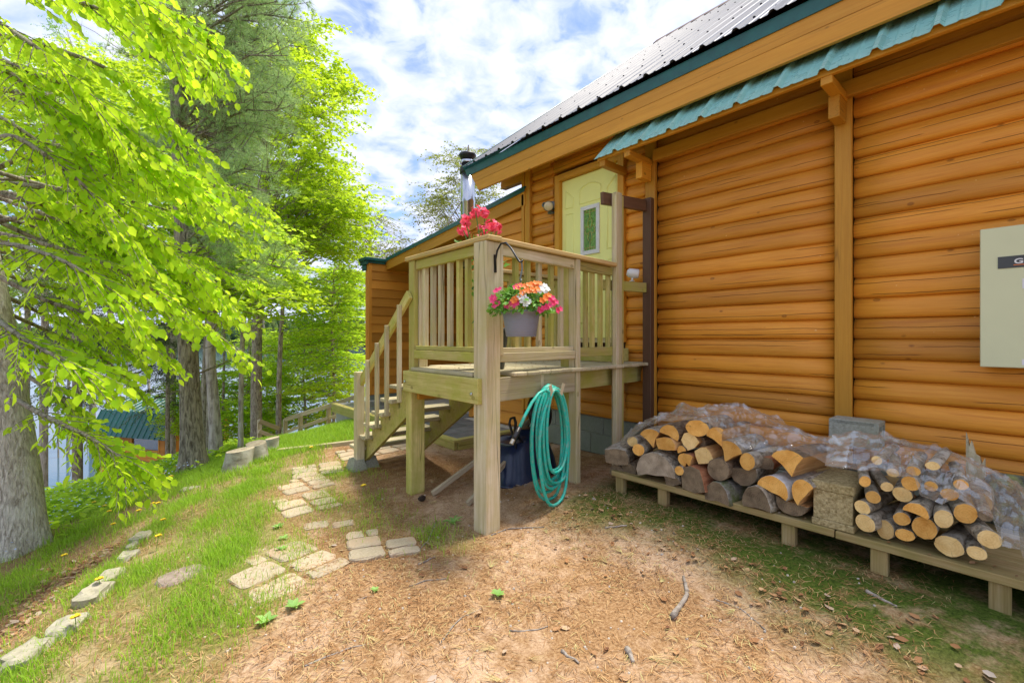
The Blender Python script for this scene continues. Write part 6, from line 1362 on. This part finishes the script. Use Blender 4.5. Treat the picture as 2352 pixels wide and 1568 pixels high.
for q in range(4): a = .5 + q * .15; timber('picket', dpt2(a, 1.75, zD + .03), dpt2(a, 1.75, zD + .86), .04, .04, m_or, ck, up=ud)

# ================================================================== grass, weeds, litter
rs = np.random.RandomState(12)
def scatter(n, x0, x1, y0, y1, f):
    x = rs.uniform(x0, x1, n); y = rs.uniform(y0, y1, n); k_ = rs.rand(n) < f(x, y); return x[k_], y[k_]
def infront(x, y): d = x * ST + y * CT; u = (x * CT - y * ST) / np.maximum(d, .05); return (d > .9) & (np.abs(u) < 1.35)
def grass_obj(name, x, y, h0, h1, wid, mat, label):
    n = len(x); z = gz(x, y); P = np.stack([x, y, z - .006], 1); a = rs.uniform(0, 6.283, n); h = rs.uniform(h0, h1, n); le = rs.uniform(.15, .9, n) * h
    side = np.stack([np.cos(a), np.sin(a), 0 * a], 1) * (wid * rs.uniform(.6, 1.3, n))[:, None]; b = a + 1.57 + rs.uniform(-.5, .5, n); lean = np.stack([np.cos(b), np.sin(b), 0 * b], 1) * le[:, None]
    up = np.array([0, 0, 1])[None]; Vv = np.stack([P - side, P + side, P + side * .75 + lean * .35 + up * (h * .6)[:, None], P - side * .75 + lean * .35 + up * (h * .6)[:, None], P + lean + up * h[:, None] * .95], 1).reshape(-1, 3)
    o = (np.arange(n) * 5)[:, None]; F = np.concatenate([o + np.array([[0, 1, 2]]), o + np.array([[0, 2, 3]]), o + np.array([[3, 2, 4]])]); tag(link(name, npmesh(name, Vv, F), None, None, mat), label, 'grass', kind='stuff')
m_grass = leafmat('grass_blade', (.17, .33, .02), (.31, .50, .035), (.45, .68, .05), .45); m_dry = leafmat('dry_grass', (.36, .30, .13), (.50, .42, .20), (.4, .34, .15), .2)
def clump(x, y): return np.clip(.5 + .55 * np.sin(6.1 * x + 2.3 * y) * np.sin(5.2 * y - 3.3 * x + .7) + .3 * np.sin(13 * x - 7 * y), .03, 1)
gmk = lambda x, y: np.clip(grassmask(x, y) * (.06 + 1.0 * clump(x, y) ** 1.6 + .5 * (y > 6.2)), 0, 1) * infront(x, y)
x, y = scatter(360000, -2.4, 2.6, 1.2, 5.4, gmk); grass_obj('grass', x, y, .02, .075, .0019, m_grass, 'short patchy green grass along the path')
x, y = scatter(190000, -3, 3.6, 5.4, 10.2, gmk); grass_obj('grass', x, y, .03, .11, .0032, m_grass, 'longer grass on the bank and lawn patch')
x, y = scatter(90000, -2.4, 2.6, 1.2, 7, lambda a, b: grassmask(a, b) * .6 * infront(a, b)); grass_obj('dry_grass', x, y, .015, .05, .0014, m_dry, 'dry straw coloured grass among the green')
# leafy ground cover on the bank edge
r = random.Random(77); fo = Fol()
for i in range(5200):
    x = r.uniform(-2.6, 1.7); y = r.uniform(5.4, 10.0)
    if 0.6 * y - .8 * x < 3.9 + r.uniform(-.5, .8): continue
    z = gzf(x, y); a = r.uniform(0, 6.28); fo.add((x, y, z + r.uniform(.01, .12)), V3((math.cos(a), math.sin(a), r.uniform(-.1, .9))), V3((0, 0, 1)) + rv(r, .4), r.uniform(.05, .13))
tag(link('ground_cover', fo.mesh('ground_cover', *LEAF), None, None, l_lime), 'leafy green ground cover along the top of the bank', 'ground cover', kind='stuff')
fo = Fol()
for i in range(900):
    x = r.uniform(-1.8, .9); y = r.uniform(5.2, 9.0)
    if 0.6 * y - .8 * x < 3.6: continue
    petals(fo, V3((x, y, gzf(x, y) + r.uniform(.08, .16))), V3((0, -.2, 1)) + rv(r, .4), .008, 4, r)
tag(link('forget_me_nots', fo.mesh('forget_me_nots', *PET), None, None, plain('blue_petal', (.45, .58, .85), .6)), 'tiny pale blue flowers scattered on the bank', 'flowers', kind='stuff')
# dandelions
DN = [(212, 1165), (242, 1168), (366, 1171), (349, 1171), (256, 1192), (318, 1192), (375, 1203), (272, 1112), (290, 1118), (306, 1112), (330, 1103), (341, 1110), (352, 1098), (379, 1093), (392, 1109), (364, 1112), (262, 1213), (358, 1260), (150, 1285), (118, 1215), (358, 1120), (176, 1444), (230, 1358), (405, 1075), (832, 1130), (712, 1035), (425, 1060)]
m_dan = plain('dandelion_yellow', (.85, .62, .01), .6); m_stem = plain('weed_stem', (.20, .34, .06), .6)
DSP = ['beside the leaning tree', 'on the grassy bank', 'by the edging stones', 'near the pine trunk']
for i, (x, y) in enumerate(DN):
    p = onG(x, y + 8); hgt = r.uniform(.05, .11); lab = ('yellow dandelion flower in the grass by the porch stair post' if x > 800 else 'yellow dandelion at the edge of the lawn patch' if x > 700 else 'yellow dandelion among the edging stones' if y > 1300 else 'yellow dandelion in the grass of the bank')
    t = thing('dandelion', p, lab, 'dandelion', 'dandelions in the grass'); mb = MB(); h_ = p + V3((r.uniform(-.015, .015), 0, hgt)); mb.tube([p + V3((0, 0, -.01)), p.lerp(h_, .6), h_], .002, 5); mb.build('stem', m_stem, t)
    fo = Fol(); rad = .021 if y > 1150 else .026
    for q in range(14): a = q * 2.4; fo.add(h_, V3((math.cos(a), math.sin(a), .25 + .5 * (q % 3) / 2)), V3((0, 0, 1)), rad)
    link('flower_head', fo.mesh('flower_head', *PET), t, None, m_dan)
# broad leaved weeds
WD_ = [(675, 1400, .055, 'broad leaved weed seedling at the corner of the half buried pad'), (648, 1265, .05, 'broad leaved weed below the needle covered paver'), (650, 1240, .04, 'small weed rosette between two paver pads at the grass edge'), (640, 1212, .05, 'weed rosette at the grass edge beside the middle pad'), (612, 1432, .05, 'weed with two pale leaves at the grass border'), (1040, 1205, .09, 'strap leaved weed growing in front of the porch corner post'), (1145, 1370, .055, 'lone weed seedling in the open sandy yard'), (862, 1360, .03, 'tiny weed seedling between the two nearest pads'), (690, 1090, .04, 'weed sprout by the raised paver pad')]
m_weed = leafmat('weed_leaf', (.20, .40, .09), (.32, .54, .14), (.42, .66, .16), .35)
for i, (x, y, s_, lb) in enumerate(WD_):
    p = onG(x, y); fo = Fol(); t = thing('weed', p, lb, 'weed')
    for q in range(8 if s_ < .08 else 10): a = q * 2.4 + i; fo.add(p + V3((0, 0, .004)), V3((math.cos(a), math.sin(a), r.uniform(.3, .9))), V3((0, 0, 1)), s_ * r.uniform(.7, 1.25))
    tpl = LEAF if s_ < .08 else ([(a_, b_ * .35, c_ + (.35 * a_ - .45 * a_ * a_)) for a_, b_, c_ in LEAF[0]], LEAF[1]); link('leaves', fo.mesh('leaves', *tpl), t, None, m_weed)
    mb = MB(); mb.tube([p + V3((0, 0, -.02)), p + V3((0, 0, .012))], .004, 5); mb.build('root_crown', m_stem, t)
# pine needles, dead leaves, pebbles, twigs
def needlef(x, y): return (1 - .75 * grassmask(x, y)) * infront(x, y) * (x < 4.3) * np.clip(.10 + 1.1 * (.5 + .35 * np.sin(1.9 * x + .7 * y + 1) * np.sin(2.3 * y - .9 * x) + .35 * np.sin(7 * x + 3 * y) * np.sin(6 * y - 4 * x + 1)), .08, 1)
x, y = scatter(80000, -.6, 4.2, .3, 6.2, needlef); n = len(x); a = rs.uniform(0, 6.283, n); L_ = rs.uniform(.03, .075, n); z = gz(x, y) + .004 + rs.uniform(0, .006, n); wd_ = .0013
dirx, diry = np.cos(a) * L_, np.sin(a) * L_; sx_, sy_ = -np.sin(a) * wd_, np.cos(a) * wd_; bz_ = rs.uniform(0, .012, n); ox, oy = -np.sin(a) * L_ * rs.uniform(-.25, .25, n), np.cos(a) * L_ * rs.uniform(-.25, .25, n)
Vv = np.stack([np.stack([x - sx_, y - sy_, z], 1), np.stack([x + sx_, y + sy_, z], 1), np.stack([x + dirx / 2 + ox + sx_, y + diry / 2 + oy + sy_, z + bz_], 1), np.stack([x + dirx / 2 + ox - sx_, y + diry / 2 + oy - sy_, z + bz_], 1), np.stack([x + dirx + sx_ * .4, y + diry + sy_ * .4, z], 1)], 1).reshape(-1, 3); o = (np.arange(n) * 5)[:, None]
F = np.concatenate([o + np.array([[0, 1, 2]]), o + np.array([[0, 2, 3]]), o + np.array([[3, 2, 4]])]); k = NT('dry_needle'); k.col(k.ramp(k.island(), [(0, (.18, .08, .03)), (.5, (.40, .21, .085)), (.85, (.58, .38, .18)), (1, (.42, .42, .16))])); k.set(.8, 0, .2)
tag(link('fallen_needles', npmesh('fallen_needles', Vv, F), None, None, k.mat), 'brown fallen pine needles over the yard', 'needles', kind='stuff')
k = NT('dead_leaf'); k.col(k.ramp(k.island(), [(0, (.14, .06, .03)), (.4, (.34, .17, .07)), (.8, (.50, .32, .17)), (1, (.40, .34, .28))])); k.set(.8, 0, .2); m_dl = k.mat
fo = Fol(); CURL = ([(0, 0, .05), (.5, 0, 0), (1, 0, .12), (.22, .26, .12), (.62, .27, .16), (.22, -.24, .10), (.62, -.25, .02)], LEAF[1])
def dl(x, y, s0=.025, s1=.055): a = r.uniform(0, 6.28); fo.add((x, y, gzf(x, y) + .006), V3((math.cos(a), math.sin(a), r.uniform(-.1, .2))), V3((0, 0, 1)) + rv(r, .35), r.uniform(s0, s1))
for i in range(900):
    f = r.random(); d = -abs(r.gauss(0, .25)) - .03; dl(-.45 + .62 * f + d * .95 - .1, 2.8 + 1.95 * f - d * .3)
for i in range(130): y = r.uniform(-.3, 2.6); dl(2.55 + r.gauss(0, .12) + .05 * y, y)
for i in range(90): dl(r.uniform(2.3, 4.2), r.uniform(2.5, 4.6), .03, .06)
for i in range(70): dl(r.uniform(.3, 2.6), r.uniform(.8, 3.5), .025, .055)
for i in range(700): x = r.uniform(-2.5, 1.6); y = r.uniform(6.5, 10); dl(x, y, .05, .1)
tag(link('dead_leaves', fo.mesh('dead_leaves', *CURL), None, None, m_dl), 'curled brown dead leaves along the bench, stones and bank', 'leaves', kind='stuff')
fo = Fol()                                              # leaves and needles fallen on the deck and bench
for i in range(60): a = r.uniform(0, 6.28); fo.add((r.uniform(2.15, 4.0), r.uniform(2.75, 3.75), DZ + .004), V3((math.cos(a), math.sin(a), .05)), V3((0, 0, 1)) + rv(r, .2), r.uniform(.015, .035))
for i in range(70): a = r.uniform(0, 6.28); fo.add((r.uniform(3.11, 3.3), r.uniform(-.6, 2.0), BZ + .004), V3((math.cos(a), math.sin(a), .1)), V3((0, 0, 1)) + rv(r, .3), r.uniform(.015, .035))
tag(link('leaf_crumbs', fo.mesh('leaf_crumbs', *CURL), None, None, m_dl), 'brown leaf crumbs on the deck boards and bench', 'leaves', kind='stuff')
Vs = []; Fs = []
for i in range(420):
    x, y = r.uniform(.1, 3.0), r.uniform(.5, 4.2); s_ = r.uniform(.003, .009) * (1.6 if r.random() < .06 else 1); z = gzf(x, y); o = len(Vs)
    for q, (e, zz) in enumerate(((1, -.2), (.8, .5))):
        for j in range(6): t = j * 1.047 + q * .4; Vs.append((x + math.cos(t) * s_ * e * r.uniform(.8, 1.2), y + math.sin(t) * s_ * e * r.uniform(.7, 1.1), z + zz * s_))
    Vs.append((x, y, z + .7 * s_))
    for j in range(6): Fs.append((o + j, o + (j + 1) % 6, o + 6 + (j + 1) % 6)); Fs.append((o + j, o + 6 + (j + 1) % 6, o + 6 + j)); Fs.append((o + 6 + j, o + 6 + (j + 1) % 6, o + 12))
k = NT('pebble'); k.col(k.ramp(k.island(), [(0, (.30, .26, .22)), (.6, (.55, .48, .38)), (1, (.62, .57, .50))])); k.set(.85)
tag(link('pebbles', npmesh('pebbles', Vs, Fs), None, None, k.mat), 'small pebbles scattered over the sandy yard', 'pebbles', kind='stuff')
TW = [([(1128, 1232), (1165, 1215), (1250, 1213)], .006, 'curved bare twig lying in front of the porch corner post'), ([(1390, 1213), (1440, 1208)], .008, 'short thick stick in the middle of the yard'), ([(1003, 1148 + 50), (985, 1240), (960, 1270)], .006, 'forked twig beside the mossy edged paver pad'), ([(1545, 1425), (1580, 1370), (1570, 1330)], .016, 'grey root breaking the surface of the sandy yard'), ([(1440, 1500), (1455, 1530)], .016, 'chunky grey bark fragment in bare sand'), ([(1290, 1400 + 100), (1330, 1530)], .008, 'small weathered wood chip near the yard root'), ([(700, 1535), (780, 1500), (850, 1480)], .005, 'long thin stick on the open sand'), ([(940, 1350), (980, 1335), (1030, 1330)], .005, 'thin grey twig past the near paver pads'), ([(1010, 1480), (1060, 1420), (1110, 1400)], .004, 'crooked thin twig in scattered needles'), ([(1640, 1380), (1700, 1400), (1760, 1450)], .005, 'dark curved stick on the sunken needle bed'), ([(1990, 1360), (2060, 1400)], .010, 'bark strip lying in the leaves before the bench'), ([(1170, 1450), (1230, 1455), (1260, 1440)], .004, 'pale twig across a patch of dry needles'), ([(820, 1380), (860, 1370)], .004, 'tiny twig near the seedling between pads'), ([(960, 1300), (1000, 1282)], .007, 'stubby twig with lichen close to the pads')]
m_twig = bark('twig_bark', (.16, .13, .10), (.42, .37, .31), 1, 2, b=.5)
for i, (pts, rad, lb) in enumerate(TW):
    P = [onG(*p) + V3((0, 0, rad * .6)) for p in pts]; fine = smoothpath([interp_path(P, j / 10 * .999) + rv(r, .006) * (0 < j < 10) for j in range(11)], 1)
    mb = MB(); mb.tube(fine, [rad * (1 - .05 * j) * r.uniform(.85, 1.15) for j in range(11)], 7); tag(mb.build('twig', m_twig, None, True), lb, 'twig')
fo = Fol(); FAN = [[], []]
for q in range(22):
    a = -.5 + q * 1.0 / 21 + .07 * math.sin(q * 5); L_ = .75 + .25 * math.sin(q * 3.7) ** 2; o = len(FAN[0]); FAN[0] += [(0, -.008, .02), (0, .008, .02), (math.cos(a) * L_, math.sin(a) * L_, .015 * (q % 4))]; FAN[1].append((o, o + 1, o + 2))
for i in range(75):
    x, y = r.uniform(.5, 2.9), r.uniform(.7, 3.4); a = r.uniform(0, 6.28); fo.add((x, y, gzf(x, y) + .006), V3((math.cos(a), math.sin(a), .03)), V3((0, 0, 1)) + rv(r, .12), r.uniform(.07, .14))
k = NT('needle_tuft'); k.col(k.ramp(k.island(), [(0, (.42, .27, .11)), (.6, (.62, .46, .22)), (.85, (.50, .50, .20)), (1, (.34, .42, .12))])); k.set(.8, 0, .2)
tag(link('needle_tufts', fo.mesh('needle_tufts', *FAN), None, None, k.mat), 'fanned tufts of tan and green pine needles on the sand', 'needles', kind='stuff')
pcn = onG(968, 1152); mb = MB()
for q in range(60):
    f = q / 60; a = q * 2.4; rr_ = .028 * math.sin(math.pi * (.12 + .85 * f)); c_ = pcn + V3((f * .07 - .03, 0, .028)); d = V3((.25, math.cos(a), math.sin(a))); mb.beam(c_ + d * rr_ * .4, c_ + d * rr_, .012, .003, up=(1, 0, 0))
tag(mb.build('pine_cone', plain('cone_brown', (.05, .03, .018), .8)), 'dark open pine cone lying in front of the rear porch post', 'pine cone')
